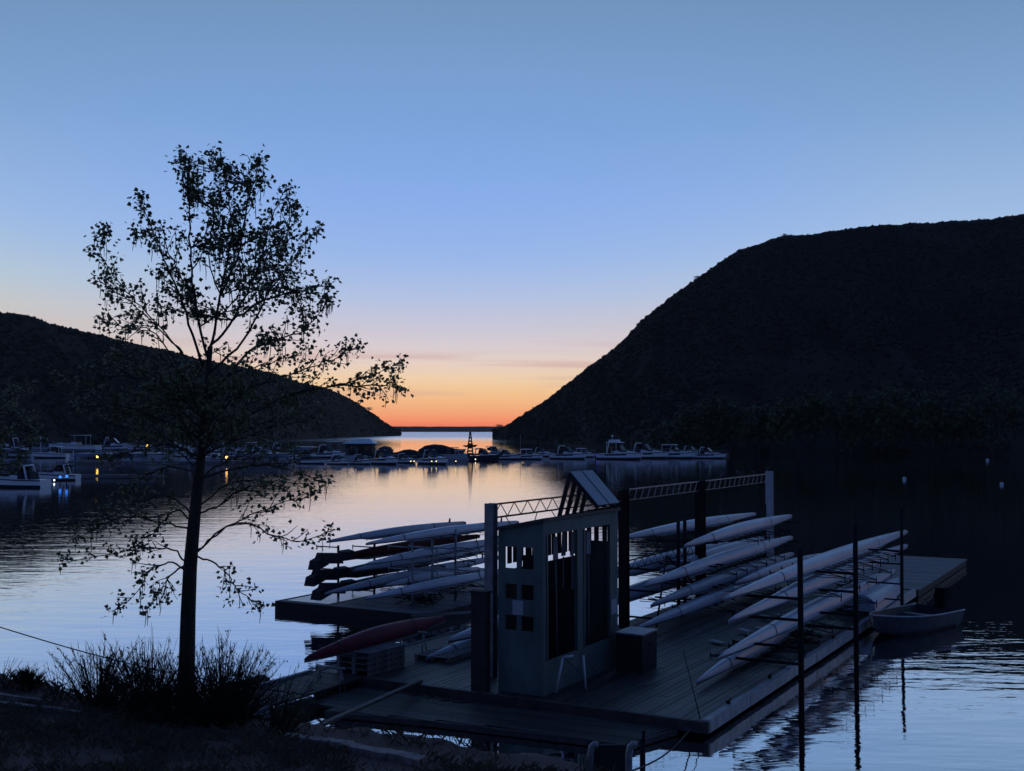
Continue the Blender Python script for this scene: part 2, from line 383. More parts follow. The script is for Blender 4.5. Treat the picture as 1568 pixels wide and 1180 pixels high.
trunk = [(284, 1100, 0), (286, 1020, 0), (288, 940, 0), (291, 870, 0), (297, 800, 0), (303, 740, 0), (309, 690, 0), (314, 630, .05), (318, 575, .05), (322, 530, 0)]
TP = [T(*p) for p in trunk]
tb.tube(TP, [.135, .112, .103, .095, .085, .073, .06, .052, .042, .036], 12)
hi = [  # upper crown leaders
    [(320, 560, 0), (300, 470, -.1), (291, 380, -.2), (290, 310, -.1), (284, 250, -.1)],
    [(322, 530, 0), (338, 450, .1), (352, 380, .2), (352, 310, .2), (345, 262, .2)],
    [(338, 450, .1), (362, 400, .1), (375, 330, 0), (385, 290, 0), (396, 248, 0)],
    [(322, 530, 0), (356, 490, .1), (390, 420, .2), (412, 350, .3), (434, 295, .4)],
    [(318, 575, 0), (372, 520, .3), (410, 450, .5), (446, 400, .6), (478, 360, .6)],
    [(356, 490, .1), (405, 460, -.3), (450, 445, -.5), (497, 436, -.6)],
    [(314, 620, 0), (380, 540, -.4), (430, 520, -.6), (470, 500, -.7), (501, 462, -.8)],
    [(310, 560, 0), (285, 480, -.3), (262, 420, -.4), (235, 360, -.5), (218, 312, -.5)],
    [(308, 580, 0), (262, 520, .3), (215, 470, .4), (180, 430, .5), (156, 392, .5), (158, 362, .5)],
    [(280, 540, .2), (230, 490, .5), (190, 455, .7), (156, 432, .8)],
    [(300, 470, -.1), (270, 410, .2), (245, 370, .4), (214, 357, .5)],
    [(296, 600, 0), (240, 512, -.2), (200, 503, -.3), (163, 494, -.4)],
    [(352, 380, .2), (330, 330, .3), (312, 310, .3), (300, 300, .3)],
    [(375, 400, 0), (410, 380, -.2), (440, 350, -.3), (450, 320, -.3)],
    [(338, 450, .1), (320, 400, .5), (325, 350, .6), (330, 310, .6)],
    [(305, 500, 0), (350, 470, -.6), (375, 430, -.8), (395, 400, -.8)],
    [(390, 420, .2), (420, 410, .4), (446, 440, .5), (462, 470, .5)],
]
for k, pts in enumerate(hi): limb(pts, .021 if k < 8 else .012, .004, 1.0, .50, 2, .42, .3)
mid = [
    [(311, 660, 0), (370, 600, .3), (430, 578, .4), (480, 560, .5), (515, 548, .5), (543, 533, .5)],
    [(309, 680, 0), (390, 630, .5), (460, 600, .6), (520, 588, .7), (565, 575, .7), (610, 556, .7)],
    [(500, 592, .6), (545, 590, .7), (580, 590, .7), (604, 592, .7)],
    [(314, 640, 0), (250, 590, -.3), (190, 575, -.5), (140, 580, -.6), (95, 578, -.7)],
    [(311, 670, 0), (240, 640, -.5), (180, 620, -.7), (130, 622, -.8)],
    [(312, 660, 0), (270, 620, .5), (225, 570, .7), (180, 540, .7)],
    [(306, 700, 0), (260, 680, -.6), (210, 690, -.8), (170, 700, -.8)],
    [(308, 700, 0), (370, 670, -.5), (430, 650, -.7), (480, 640, -.8)],
    [(310, 690, 0), (350, 640, .6), (400, 610, .8), (440, 625, .9)],
    [(314, 640, 0), (300, 580, .8), (330, 540, 1.0), (360, 560, 1.0)],
    [(314, 630, 0), (345, 580, -.6), (400, 560, -.8), (450, 545, -.8)],
    [(300, 735, 0), (350, 705, .6), (400, 690, .8), (440, 690, .9)],
    [(301, 725, 0), (260, 715, .6), (220, 730, .8), (200, 750, .9)],
    [(304, 735, 0), (370, 715, -.4), (430, 715, -.5), (488, 735, -.6)],
]
for k, pts in enumerate(mid): limb(pts, .017, .004, .95 if k in (0, 1, 2) else .8, .48, 2, .38, .25)
low = [
    [(294, 850, 0), (340, 812, .2), (380, 790, .3), (430, 770, .4), (470, 762, .5)],
    [(294, 850, 0), (360, 800, .1), (420, 820, .2), (465, 828, .2), (500, 815, .2)],
    [(290, 870, 0), (270, 845, -.2), (230, 838, -.3), (180, 845, -.4), (100, 862, -.5)],
    [(290, 880, 0), (265, 862, .3), (230, 870, .4), (215, 900, .5), (178, 932, .5)],
    [(291, 860, 0), (260, 880, -.1), (250, 900, -.1), (232, 925, -.1)],
    [(292, 850, 0), (325, 860, -.2), (350, 880, -.2), (365, 905, -.3), (398, 926, -.3)],
    [(297, 810, 0), (250, 800, -.4), (200, 790, -.6), (160, 800, -.7), (120, 826, -.7)],
    [(299, 790, 0), (260, 760, .4), (210, 770, .6), (150, 800, .7)],
    [(300, 780, 0), (350, 740, .4), (410, 735, .5), (470, 742, .6)],
    [(299, 790, 0), (340, 770, -.5), (380, 745, -.6), (430, 745, -.7)],
    [(297, 800, 0), (270, 780, .3), (240, 810, .4), (215, 830, .4)],
]
for k in range(18):
    src = random.choice(hi[:9] + hi[:6]); i_ = random.randrange(1, len(src) - 1); a_ = random.random() * 2 * PI; rr_ = random.random() ** .5
    ex = 330 + 160 * math.cos(a_) * rr_; ey = 505 + 62 * math.sin(a_) * rr_; x0, y0, d0 = src[i_]
    if ey > y0 + 10: ey = y0 - random.uniform(10, 50)
    if abs(ex - x0) > 110: ex = x0 + math.copysign(110, ex - x0)
    dp = d0 + random.uniform(-.7, .7); limb([(x0, y0, d0), ((x0 + ex) / 2 + random.uniform(-8, 8), (y0 + ey) / 2 - 4, (d0 + dp) / 2), (ex, ey, dp)], .010, .003, .85, .40, 2, .42, .15)
for k in range(24):
    y0 = random.uniform(590, 720); x0 = 314 - (y0 - 630) * .12; a_ = random.random() * 2 * PI; ex = 300 + 185 * math.cos(a_) * random.uniform(.35, 1); ey = 628 + 85 * math.sin(a_) * random.uniform(.3, 1); ey = min(ey, y0 + 10); dp = random.uniform(-1, 1)
    limb([(x0, y0, 0), ((x0 + ex) / 2, (y0 + ey) / 2 - 8, dp * .6), (ex, ey, dp)], .011, .003, .8, .42, 2, .3, .3)
for k, pts in enumerate(low): limb(pts, .015, .004, .62, .40, 2, .22, .35)
tr = empty('cottonwood_tree', (TP[0].x, TP[0].y, bankz(TP[0].x, TP[0].y)), 0, 'slender young cottonwood with hanging catkins standing alone on the near bank', 'tree')
def reroot(o, parent):
    """parent an object whose mesh is in world space"""
    o.parent = parent; o.matrix_parent_inverse = parent.matrix_world.inverted(); return o
bpy.context.view_layer.update()
for nm, m_, mt in (('trunk', tb, M_bark()), ('crown', lb, [M_leaf, mat('catkin_green', (.06, .065, .03), .8)])):
    reroot(m_.build(nm, mt), tr)
print('leaves', len(lb.f) // 2)
# branch tips of a second tree coming in at the left edge
tb = MB(); lb = MB(); cb = MB()
base = T(-150, 1080, 4)
out = branch(tb, [base, T(-140, 800, 4), T(-120, 700, 4)], .12, .06)
for e in ((40, 600), (56, 640), (50, 675), (30, 700), (20, 620), (10, 660), (25, 570 + 30), (0, 700)):
    limb([(-130, 760, 4), (-60, 680, 4 + random.uniform(-.6, .6)), (e[0] - 25, e[1] + 12, 4 + random.uniform(-.6, .6)), (e[0], e[1], 4)], .02, .005, .9, .5, 2, .05, .4)
tr2 = empty('leafy_tree', (base.x, base.y, bankz(base.x, base.y)), 0, 'dim green leafy tree reaching in at the left edge of the frame', 'tree')
bpy.context.view_layer.update()
reroot(tb.build('trunk', M_bark()), tr2); reroot(lb.build('crown', [M_leaf, MATS['catkin_green']]), tr2)

# ================================================================== SHRUBS, REEDS, GRASS ON THE BANK
M_brush = mat('brush_stem', (.030, .032, .020), .9, .4, 5)
def brush(px, py, w, h, cnt, label, dens=1.0, lean=0.0, fine=False):
    """py = row of the base; w, h in pixels"""
    py += 12; h += 14
    p0 = None
    for zt in [2.6 - .05 * i for i in range(40)]:
        p = at(px, py, zt)
        if bankz(p.x, p.y) >= zt: p0 = p; break
    if p0 is None: p0 = at(px, py, 1.8)
    s_ = p0.y / F; mb = MB(); W_ = w * s_ / 2; H_ = h * s_
    for _ in range(int(cnt * (1 if fine else 1.35))):
        a_ = random.random() * 2 * PI; rr_ = random.random() ** .6
        bx = math.cos(a_) * W_ * .28 * rr_; by = math.sin(a_) * W_ * .3 * rr_
        tx = math.cos(a_) * W_ * rr_ + lean * H_; ty = math.sin(a_) * W_ * .6 * rr_
        hh = H_ * random.uniform(.3, 1) ** 1.1 * (1 - .3 * rr_)
        x, y = p0.x + bx, p0.y + by; z = bankz(x, y) - .03
        tip = Vector((p0.x + tx + random.gauss(0, .10), p0.y + ty, z + hh)); pa = Vector((x, y, z)); pm = pa.lerp(tip, .5) + Vector((0, 0, hh * .08))
        pts = [pa, pm, tip]; mb.tube(pts, [.006, .004, .002], 3, cap=False)
        nl = int((3 if fine else 20) * dens)
        for k in range(nl):
            u = random.uniform(.15, 1); q_ = pa.lerp(pm, u * 2) if u < .5 else pm.lerp(tip, u * 2 - 1)
            d = ((tip - pa).normalized() + Vector((random.gauss(0, .45), random.gauss(0, .45), random.uniform(-.1, .5)))).normalized(); l = random.uniform(.05, .15)
            sd = d.cross(Vector((random.uniform(-1, 1), random.uniform(-1, 1), .2))).normalized() * .0045
            mb.add([q_ - sd, q_ + sd, q_ + d * l], [(0, 1, 2)])
        if random.random() < .25 and not fine:
            for k in range(5): leaf(mb, tip + Vector((random.gauss(0, .012), random.gauss(0, .012), random.gauss(0, .012))), .025)
    o = mb.build('shrub', M_brush); return tag(o, label, 'shrub')
brush(150, 1072, 150, 100, 100, 'low bushy shrub on the bank left of the cottonwood trunk', 1)
brush(225, 1090, 165, 125, 160, 'dense dark shrub close against the left side of the cottonwood trunk', 1)
brush(340, 1102, 185, 140, 200, 'broad dense shrub right of the cottonwood trunk', 1.1)
brush(290, 1094, 330, 105, 230, 'wide twiggy shrub wrapping around the foot of the cottonwood trunk', .9)
brush(238, 1075, 40, 140, 16, 'tall thin seed stalks rising behind the dense dark shrub', .4, 0, True)
brush(425, 1116, 110, 105, 90, 'thin leaning reeds at the end of the bank beside the dock corner', .7, .25, True)
brush(90, 1062, 70, 60, 30, 'sparse bent grass clump beside the small round bush', .6, -.1, True)
brush(5, 1046, 50, 50, 22, 'wispy grass clump at the left end of the bank', .6, .2, True)
brush(40, 1046, 20, 26, 80, 'small round bush alone on the bank skyline', 1.6)
brush(890, 1185, 22, 70, 9, 'dry weed stalks in front of the bent pipes', .3, .1, True)
gm = MB()
for _ in range(60000):
    x = random.uniform(-9, 3.2); y = random.uniform(8.5, 17.6)
    if y > interp(CY, x) + .1: continue
    dn = fbm(x * .9, y * .9, 7, 3)
    right = x > -1.8
    if dn < (-.15 if not right else .05) and random.random() < .8: continue
    if interp(CY, x) - y < 1.0 and random.random() < .75: continue
    z = bankz(x, y) - .01; h = random.uniform(.04, .13) * (1.1 + dn)
    d = Vector((random.gauss(0, .4), random.gauss(0, .4), 1)) * h; w_ = Vector((random.uniform(-1, 1), random.uniform(-.4, .4), 0)).normalized() * .0026
    p = Vector((x, y, z)); gm.add([p - w_, p + w_, p + d * .6 + w_ * .6 + Vector((0, 0, .01)), p + d + Vector((d.x * .5, d.y * .5, -.1 * h))], [(0, 1, 2), (0, 2, 3)])
tag(gm.build('grass', mat('dry_grass', (.075, .07, .04), .9, .4, 3, col2=(.16, .13, .09))), 'short dry grass and weeds covering the near bank', 'grass', kind='stuff')

# weathered planks and line on the bank
def groundpt(px, py):
    for i in range(60):
        zt = 3.2 - i * .04; p = at(px, py, zt)
        if bankz(p.x, p.y) >= zt - .001: return Vector((p.x, p.y, bankz(p.x, p.y)))
    return at(px, py, 1.6)
def plank(a_, b_, w, h, label, m_):
    p = groundpt(*a_); q_ = groundpt(*b_); mb = MB(); k = 10; pts = [p.lerp(q_, i / k) for i in range(k + 1)]
    for i in range(k):
        u = pts[i]; v = pts[i + 1]; u = Vector((u.x, u.y, bankz(u.x, u.y) + h * .3)); v = Vector((v.x, v.y, bankz(v.x, v.y) + h * .3))
        mb.beam(u, v + (v - u) * .01, w * random.uniform(.75, 1.15), h)
    tag(mb.build('weathered_plank', m_), label, 'plank')
M_pale = mat('bleached_wood', (.27, .22, .20), .8, .5, 6, bump=.01)
M_pale2 = mat('brown_wood', (.20, .16, .14), .8, .5, 6, bump=.01)
plank((-40, 1078), (122, 1103), .09, .09, 'thin pale plank lying on the bank at the far left, nearer the viewer', M_pale2)
plank((-40, 1067), (80, 1083), .07, .08, 'thin pale plank lying on the bank at the far left, farther from the viewer', M_pale2)
plank((436, 1134), (540, 1150), .16, .10, 'bleached plank lying on the bank below the reeds', M_pale)
plank((525, 1147), (645, 1171), .20, .10, 'bleached splintered plank lying on the bank under the dock gangplank', M_pale)
# mooring line from the left to the dock corner
mb = MB(); p = atd(-60, 941, 21); q_ = P(17.95, 14.9, DZ + .28)
p2 = [p.lerp(q_, i / 20) - Vector((0, 0, .18 * math.sin(PI * i / 20))) for i in range(21)]
mb.tube(p2, .011, 5); tag(mb.build('mooring_line', M_strap()), 'thin slack mooring line running left from the dock corner over the water', 'rope')
# bent pipes and dark board at the bank by the gangway
def pipe(px, label, dx):
    mb = MB(); p = groundpt(px, 1182); d = p.y; top = atd(px + 2, 1140, d); mb.tube([Vector((top.x - .01, top.y, p.z - .35)), Vector((top.x - .01, top.y, top.z - .12)), top + Vector((.01, 0, -.03)), top + Vector((.04, 0, 0)), top + Vector((.09, 0, -.01))], [.045] * 5, 10)
    tag(mb.build('bent_pipe', M_galv()), label, 'pipe'); return top
t1 = pipe(903, 'bent galvanised pipe at the bank edge left of the dark board', 1)
t2 = pipe(962, 'bent galvanised pipe at the bank edge right of the dark board', 1)
mb = MB(); mb.box(((t1.x + t2.x) / 2 + .02, t1.y + .1, t1.z - .5), (t2.x - t1.x - .02, .06, .95)); tag(mb.build('dark_board', M_dark()), 'dark upright board between the two bent pipes', 'board')

# ================================================================== DOCKS
def planks(name, a0, a1, b0, b1, along, m_, parent, pw=.145, seg=4.8, edge=None, zt=DZ):
    """deck of boards; along 'a' or 'b'"""
    mb = MB(); R = Matrix.Rotation(ROT, 3, 'Z')
    lo, hi_ = (b0, b1) if along == 'a' else (a0, a1); k = int((hi_ - lo) / pw)
    for i in range(k):
        c_ = lo + (i + .5) * (hi_ - lo) / k; s0, s1 = (a0, a1) if along == 'a' else (b0, b1)
        if edge: s0, s1 = edge(c_, s0, s1)
        cuts = [s0]; x = s0 + seg * random.uniform(.3, 1)
        while x < s1 - .6: cuts.append(x); x += seg
        cuts.append(s1)
        for u, v in zip(cuts, cuts[1:]):
            z = zt - .02 + random.uniform(-.004, .004); g = random.uniform(.006, .016)
            w = (hi_ - lo) / k - g
            tilt = Matrix.Rotation(random.uniform(-.02, .02), 3, 'X' if along == 'a' else 'Y')
            cc = P((u + v) / 2, c_, z) if along == 'a' else P(c_, (u + v) / 2, z)
            mb.box(cc, (v - u - .006, w, .04) if along == 'a' else (w, v - u - .006, .04), 0, R @ tilt)
    return mb.build(name, m_, parent)
def fbox(mb, a0, a1, b0, b1, z0, z1, mi=0):
    mb.box(P((a0 + a1) / 2, (b0 + b1) / 2, (z0 + z1) / 2), (a1 - a0, b1 - b0, z1 - z0), mi, Matrix.Rotation(ROT, 3, 'Z')); return mb
dock = empty('floating_dock', (0, 0, 0), 0, 'long timber rowing dock carrying the shed and boat racks with pale rub rail', 'dock')
planks('deck_boards', 20.9, 41.3, 7.75, 13.6, 'a', M_wood(), dock)
planks('deck_boards', 20.9, 29.2, 13.62, 16.9, 'a', M_wood(), dock)
mb = MB(); fbox(mb, 21.2, 41.0, 8.0, 13.4, .03, DZ - .045); fbox(mb, 21.2, 29.0, 13.45, 16.6, .03, DZ - .045); mb.build('float', M_float(), dock)
mb = MB()
a = 20.86
while a < 41.2:                                # pale rub rail in lengths, worn and uneven
    l = random.uniform(2.2, 3.0); e = min(a + l, 41.3)
    fbox(mb, a, e - .03, 7.60 + random.uniform(-.01, .01), 7.742, .10, DZ + .045 + random.uniform(-.012, .012)); a = e
mb.build('rub_rail', M_rub(), dock)
mb = MB(); fbox(mb, 20.80, 20.9, 7.6, 17.0, .1, DZ + .012); fbox(mb, 20.9, 29.2, 16.9, 17.0, .1, DZ + .02); mb.build('edge_beam', mat('edge_timber', (.055, .05, .05), .7, .4, 4), dock)
for i in range(7):
    c_ = P(22.3 + i * 2.75, 7.72, DZ + .07); mb = MB(); mb.tube([c_ - A * .14 + Vector((0, 0, .05)), c_ - A * .05 + Vector((0, 0, .035)), c_ + A * .05 + Vector((0, 0, .035)), c_ + A * .14 + Vector((0, 0, .05))], .016, 6); mb.box(c_, (.09, .05, .06), 0, Matrix.Rotation(ROT, 3, 'Z')); mb.build('cleat', M_steel(), dock)
# front platform, boards run across
fp = empty('front_platform', (0, 0, 0), 0, 'low timber landing platform in front of the rowing dock with boards laid crosswise', 'dock')
FZ = .14; FB = [(15.2, 18.6), (12.4, 19.02), (9.0, 19.42), (8.6, 19.3)]        # near edge, drifting away to the right
def fedge(c_, s0, s1):
    hi_b = 15.6 if c_ > 18.9 else 14.9
    lo_b = 8.62 if c_ > 19.3 else max(8.62, 12.4 + (19.02 - c_) * 6.6)
    if c_ > 19.3: lo_b = 8.62 - (c_ - 19.3) * .22
    return lo_b, hi_b
planks('deck_boards', 18.62, 20.78, 8.0, 15.6, 'b', M_woodx(), fp, edge=fedge, zt=FZ)
for (a_, b_), (c_, d_) in (((18.6, 14.9), (19.0, 12.5)), ((19.0, 12.5), (19.36, 8.6)), ((19.36, 8.6), (20.78, 8.22))):
    mb = MB(); mb.beam(P(a_, b_, .075), P(c_, d_, .075), .07, .11); mb.build('edge_beam', mat('edge_timber', (.09, .08, .08), .7, .4, 4), fp)
mb = MB(); fbox(mb, 19.6, 20.78, 8.9, 15.0, .0, FZ - .045); mb.build('float', M_float(), fp)
# left landing finger (raised planks at the near left corner)
lf = empty('side_platform', (0, 0, 0), 0, 'small timber platform at the dock corner with a pale end batten', 'dock')
planks('deck_boards', 17.95, 20.78, 14.95 + .7, 17.0, 'b', M_woodx(), lf, zt=DZ + .0)
mb = MB(); fbox(mb, 17.9, 20.78, 17.0, 17.08, DZ - .05, DZ + .05); fbox(mb, 17.87, 17.95, 15.75, 17.0, .03, DZ + .03); mb.build('end_batten', M_rub(), lf)
# round dark tyre-like fender roll
mb = MB(); pc = P(18.6, 17.35, .12)
mb.tube([pc - A * .55, pc - A * .4, pc + A * .9, pc + A * 1.05], [.12, .3, .32, .16], 12); tag(mb.build('foam_float', M_float()), 'black rounded float lashed at the left corner of the dock', 'float')
# left dock
ld = empty('floating_dock', (0, 0, 0), 0, 'detached timber dock in the water behind the red shell carrying a full boat rack', 'dock')
planks('deck_boards', 28.75, 39.5, 19.3, 24.9, 'b', M_greyw(), ld)
mb = MB(); fbox(mb, 28.72, 39.5, 24.92, 25.0, .0, DZ + .01); fbox(mb, 28.64, 28.72, 19.3, 25.0, .0, DZ + .01); fbox(mb, 28.74, 39.4, 19.25, 24.8, -.02, DZ - .05); mb.build('float', M_float(), ld)
mb = MB(); mb.beam(P(28.2, 19.35, DZ + .03), P(31.6, 16.3, DZ + .03), .5, .06); tag(mb.build('connecting_plank', mat('edge_timber', (.1, .1, .1))), 'broad plank bridging the water between the two docks', 'plank')
# far platform
fpf = empty('floating_dock', (0, 0, 0), 0, 'pale grey empty platform at the far right end of the rowing dock', 'dock')
planks('deck_boards', 41.6, 52.4, 7.55, 10.6, 'b', M_greyw(), fpf)
mb = MB(); fbox(mb, 41.6, 52.4, 7.6, 10.5, .02, DZ - .05); mb.build('float', M_float(), fpf)
mb = MB(); mb.box(P(31.2, 23.9, DZ + .012), (4.6, 1.7, .012), 0, Matrix.Rotation(ROT, 3, 'Z')); mb.build('metal_plate', mat('tread_plate', (.3, .31, .33), .28, .2, 12, metal=.6, bump=.004), ld)
# gangplank from bank to platform
mb = MB(); p = at(225 * 0 + 452, 1112, 1.55); p = Vector((p.x - .9, p.y, bankz(p.x - .9, p.y) + .05)); q_ = P(21.05, 14.25, DZ + .04)
mb.beam(p, q_, .12, .05); tag(mb.build('gangplank', mat('dark_timber', (.05, .045, .045), .7, .4, 5)), 'long narrow plank leaning from the bank down onto the front platform', 'plank')

# ================================================================== SHED
sh = empty('oar_shed', P(21.2, 11.3, DZ), ROT, 'tall narrow green-grey oar shed with lattice windows and open doorways', 'shed')
SA0 = 0.0; SA1 = onb(946, 900, 11.3)[0] - 21.2; SB = ona(763, 900, 21.2)[0] - 11.3
ZF = onb(832, 797, 11.3)[1] - DZ; ZF2 = onb(946, 784, 11.3)[1] - DZ; ZB = ona(763, 812, 21.2)[1] - DZ
def fx(px): return onb(px, 900, 11.3)[0] - 21.2      # along the front wall
def fz(px, py): return onb(px, py, 11.3)[1] - DZ
def lx(px): return ona(px, 900, 21.2)[0] - 11.3      # along the end wall
def lz(px, py): return ona(px, py, 21.2)[1] - DZ
ZF = (ZF + ZF2) / 2; wt = .045
print('shed', SA1, SB, ZF, ZF2, ZB)
def wallgrid(us, vs_, holes, put):
    for i in range(len(us) - 1):
        for j in range(len(vs_) - 1):
            if (i, j) in holes: continue
            put(us[i], us[i + 1], vs_[j], vs_[j + 1])
# front wall (plane y=0), openings
mb = MB()
o1 = (fx(838), fx(883)); o2 = (fx(895), fx(933)); zt = fz(860, 815); zb1 = fz(860, 1004); zb2 = fz(914, 984)
def put(u0, u1, v0, v1): mb.box(((u0 + u1) / 2, wt / 2, (v0 + v1) / 2), (u1 - u0, wt, v1 - v0))
put(0, o1[0], 0, ZF); put(o1[0], o1[1], 0, zb1); put(o1[0], o1[1], zt, ZF); put(o1[1], o2[0], 0, ZF); put(o2[0], o2[1], 0, zb2); put(o2[0], o2[1], zt, ZF); put(o2[1], SA1, 0, ZF)
for x0, x1 in ((o1[0] - .05, o1[0]), (o1[1], o1[1] + .05), (o2[0] - .05, o2[0]), (o2[1], o2[1] + .05)): mb.box(((x0 + x1) / 2, -.012, (zb1 + zt) / 2), (.05, .022, zt - zb1), 1)
mb.build('front_wall', [M_shed(), mat('trim_paint', (.075, .12, .125), .5)], sh)
# end wall with six small windows (plane x=0)
mb = MB(); us = [wt, lx(817), lx(798), lx(791), lx(773), SB]
vs_ = [0, lz(800, 966), lz(800, 943), lz(800, 918), lz(800, 895), lz(800, 871), lz(800, 838)]
holes = {(1, 1), (3, 1), (1, 3), (3, 3), (1, 5), (3, 5)}
wallgrid(us, vs_, holes, lambda u0, u1, v0, v1: mb.box((wt / 2, (u0 + u1) / 2, (v0 + v1) / 2), (wt, u1 - u0, v1 - v0)))
# top panel, trapezoid under the sloping roof
zt6 = vs_[6]; slope_at = lambda u: ZF + (ZB - ZF) * u / SB
for u0, u1 in zip(us, us[1:]):
    vsx = [(0, u0, zt6), (wt, u0, zt6), (wt, u1, zt6), (0, u1, zt6), (0, u0, slope_at(u0)), (wt, u0, slope_at(u0)), (wt, u1, slope_at(u1)), (0, u1, slope_at(u1))]
    mb.add(vsx, [(3, 2, 1, 0), (4, 5, 6, 7), (0, 1, 5, 4), (1, 2, 6, 5), (2, 3, 7, 6), (3, 0, 4, 7)])
mb.build('end_wall', M_shed(), sh)
mb = MB(); ze = fz(860, 850) + .05; mb.box((SA1 - wt / 2, SB / 2 + wt / 2, ze / 2), (wt, SB - wt, ze)); mb.box((SA1 - wt / 2, SB / 2 + wt / 2, ZB - .08), (wt, SB - wt, .16))
for u in (.12, .3, .5, .68, .88): mb.box((SA1 - wt / 2, SB * u, (ze + ZB) / 2), (wt * .8, .11, ZB - ze))
mb.build('end_wall', M_shed(), sh)
# back wall: boarded below, open slats on top
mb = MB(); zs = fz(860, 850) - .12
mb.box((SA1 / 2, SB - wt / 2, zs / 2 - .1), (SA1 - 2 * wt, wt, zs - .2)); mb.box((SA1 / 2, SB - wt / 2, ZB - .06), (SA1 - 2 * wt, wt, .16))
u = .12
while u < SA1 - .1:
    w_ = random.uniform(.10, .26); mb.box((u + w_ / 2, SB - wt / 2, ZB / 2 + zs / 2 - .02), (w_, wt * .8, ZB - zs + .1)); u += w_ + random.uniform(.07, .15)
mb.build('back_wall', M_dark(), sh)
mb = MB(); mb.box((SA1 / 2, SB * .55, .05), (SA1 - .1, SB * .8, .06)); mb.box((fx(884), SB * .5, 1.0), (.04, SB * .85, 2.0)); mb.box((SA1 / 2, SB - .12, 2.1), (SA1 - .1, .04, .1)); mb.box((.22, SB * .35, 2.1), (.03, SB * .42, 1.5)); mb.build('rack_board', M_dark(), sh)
mb = MB(); ov = .06; y0, y1 = -ov, SB + ov
za = ZF + (ZF - ZB) * ov / SB; zb_ = ZB - (ZF - ZB) * ov / SB
vsx = []
for x in (-ov, SA1 + ov):
    for y, z in ((y0, za), (y1, zb_)): vsx += [(x, y, z + .004), (x, y, z + .075)]
mb.add(vsx, [(0, 1, 3, 2), (4, 6, 7, 5), (0, 4, 5, 1), (2, 3, 7, 6), (1, 5, 7, 3), (0, 2, 6, 4)])
mb.build('roof', mat('roof_felt', (.05, .05, .055), .6, .3), sh)
# posted notices
mb = MB(); mb.box((-.004, lx(793), lz(793, 930)), (.006, abs(lx(785) - lx(801)), .30)); tag(mb.build('notice', mat('paper', (.45, .46, .5), .7, .05)), 'pale paper notice pinned between the windows on the shed end', 'notice').parent = sh
mb = MB(); mb.box((fx(940), -.004, fz(940, 928)), (abs(fx(944) - fx(936)), .006, .34)); tag(mb.build('notice', mat('paper', (.45, .46, .5))), None, None).parent = sh
for o in sh.children:
    if o.name.startswith('notice'):
        for k in ('category', 'label'):
            if k in o: del o[k]
# oars standing inside
def make_oar():
    o = empty('oar')
    mb = MB(); mb.tube([(0, 0, .02), (0, 0, 2.55)], [.016, .022], 7); mb.build('shaft', mat('oar_shaft', (.16, .16, .17), .5), o)
    mb = MB(); mb.box((0, 0, 2.82), (.18, .022, .5), 0, None, .82); mb.build('blade', mat('oar_blade', (.25, .27, .3), .5), o)
    mb = MB(); mb.tube([(0, 0, .0), (0, 0, .14)], .02, 7); mb.build('handle', mat('oar_grip', (.3, .28, .22), .6), o)
    return o
oar = make_oar(); k = 0
for u0, u1, cnt in ((o1[0] + .08, o1[1] - .08, 6), (o2[0] + .05, o2[1] - .05, 7)):
    for i in range(cnt):
        o = oar if k == 0 else copy_tree(oar); u = u0 + (u1 - u0) * (i + .5) / cnt + random.uniform(-.05, .05)
        o.location = P(21.2 + u, 11.3 + SB * random.uniform(.25, .6), DZ + .09); o.rotation_euler = (random.uniform(-.02, .02), random.uniform(-.03, .03), ROT + random.uniform(-.4, .4))
        tag(o, 'oar standing upright inside the left doorway of the oar shed' if cnt == 6 else 'oar standing upright inside the right doorway of the oar shed', 'oar', 'oars in the left doorway of the shed' if cnt == 6 else 'oars in the right doorway of the shed'); k += 1
# solar panel on triangular frame on the roof
sp_ = empty('solar_panel', P(21.2, 11.3, DZ + ZF + .08), ROT, 'blue sloping solar panel on a dark triangular frame on top of the oar shed', 'solar panel')
oz = DZ + ZF + .08
bl, bh = 11.33, 11.33 + SB * .66                            # low edge near the eaves, high edge towards the back
pa0, zl0 = onb(914, 774, bl); pa1, zl1 = onb(949, 771, bl); ph0, zh0 = onb(873, 722, bh); ph1, zh1 = onb(904, 722, bh)
print('panel', pa0, pa1, ph0, ph1, zl0, zl1, zh0, zh1, oz)
def S_(a_, b_, z): return Vector((a_ - 21.2, b_ - 11.3, z - oz))
zl = max((zl0 + zl1) / 2, oz + .05); zh = (zh0 + zh1) / 2; px0 = (pa0 + ph0) / 2; px1 = (pa1 + ph1) / 2
pn = Vector((0, -(zh - zl), (bh - bl))); pn = Vector((0, -abs(zh - zl), abs(bh - bl))).normalized() * .035
q4 = [S_(px0, bl, zl), S_(px1, bl, zl), S_(px1, bh, zh), S_(px0, bh, zh)]
mb = MB(); mb.add(q4 + [v + pn for v in q4], [(3, 2, 1, 0), (4, 5, 6, 7), (0, 1, 5, 4), (1, 2, 6, 5), (2, 3, 7, 6), (3, 0, 4, 7)]); mb.build('panel', mat('panel_glass', (.10, .17, .28), .3, .05), sp_)
mb = MB(); mb.beam((q4[0] + q4[1]) / 2 + pn * 1.1, (q4[2] + q4[3]) / 2 + pn * 1.1, .02, .01); mb.build('seam', M_dark(), sp_)
rz = lambda b_: (ZB - ZF) / SB * (b_ - 11.3)                 # roof falls to the back
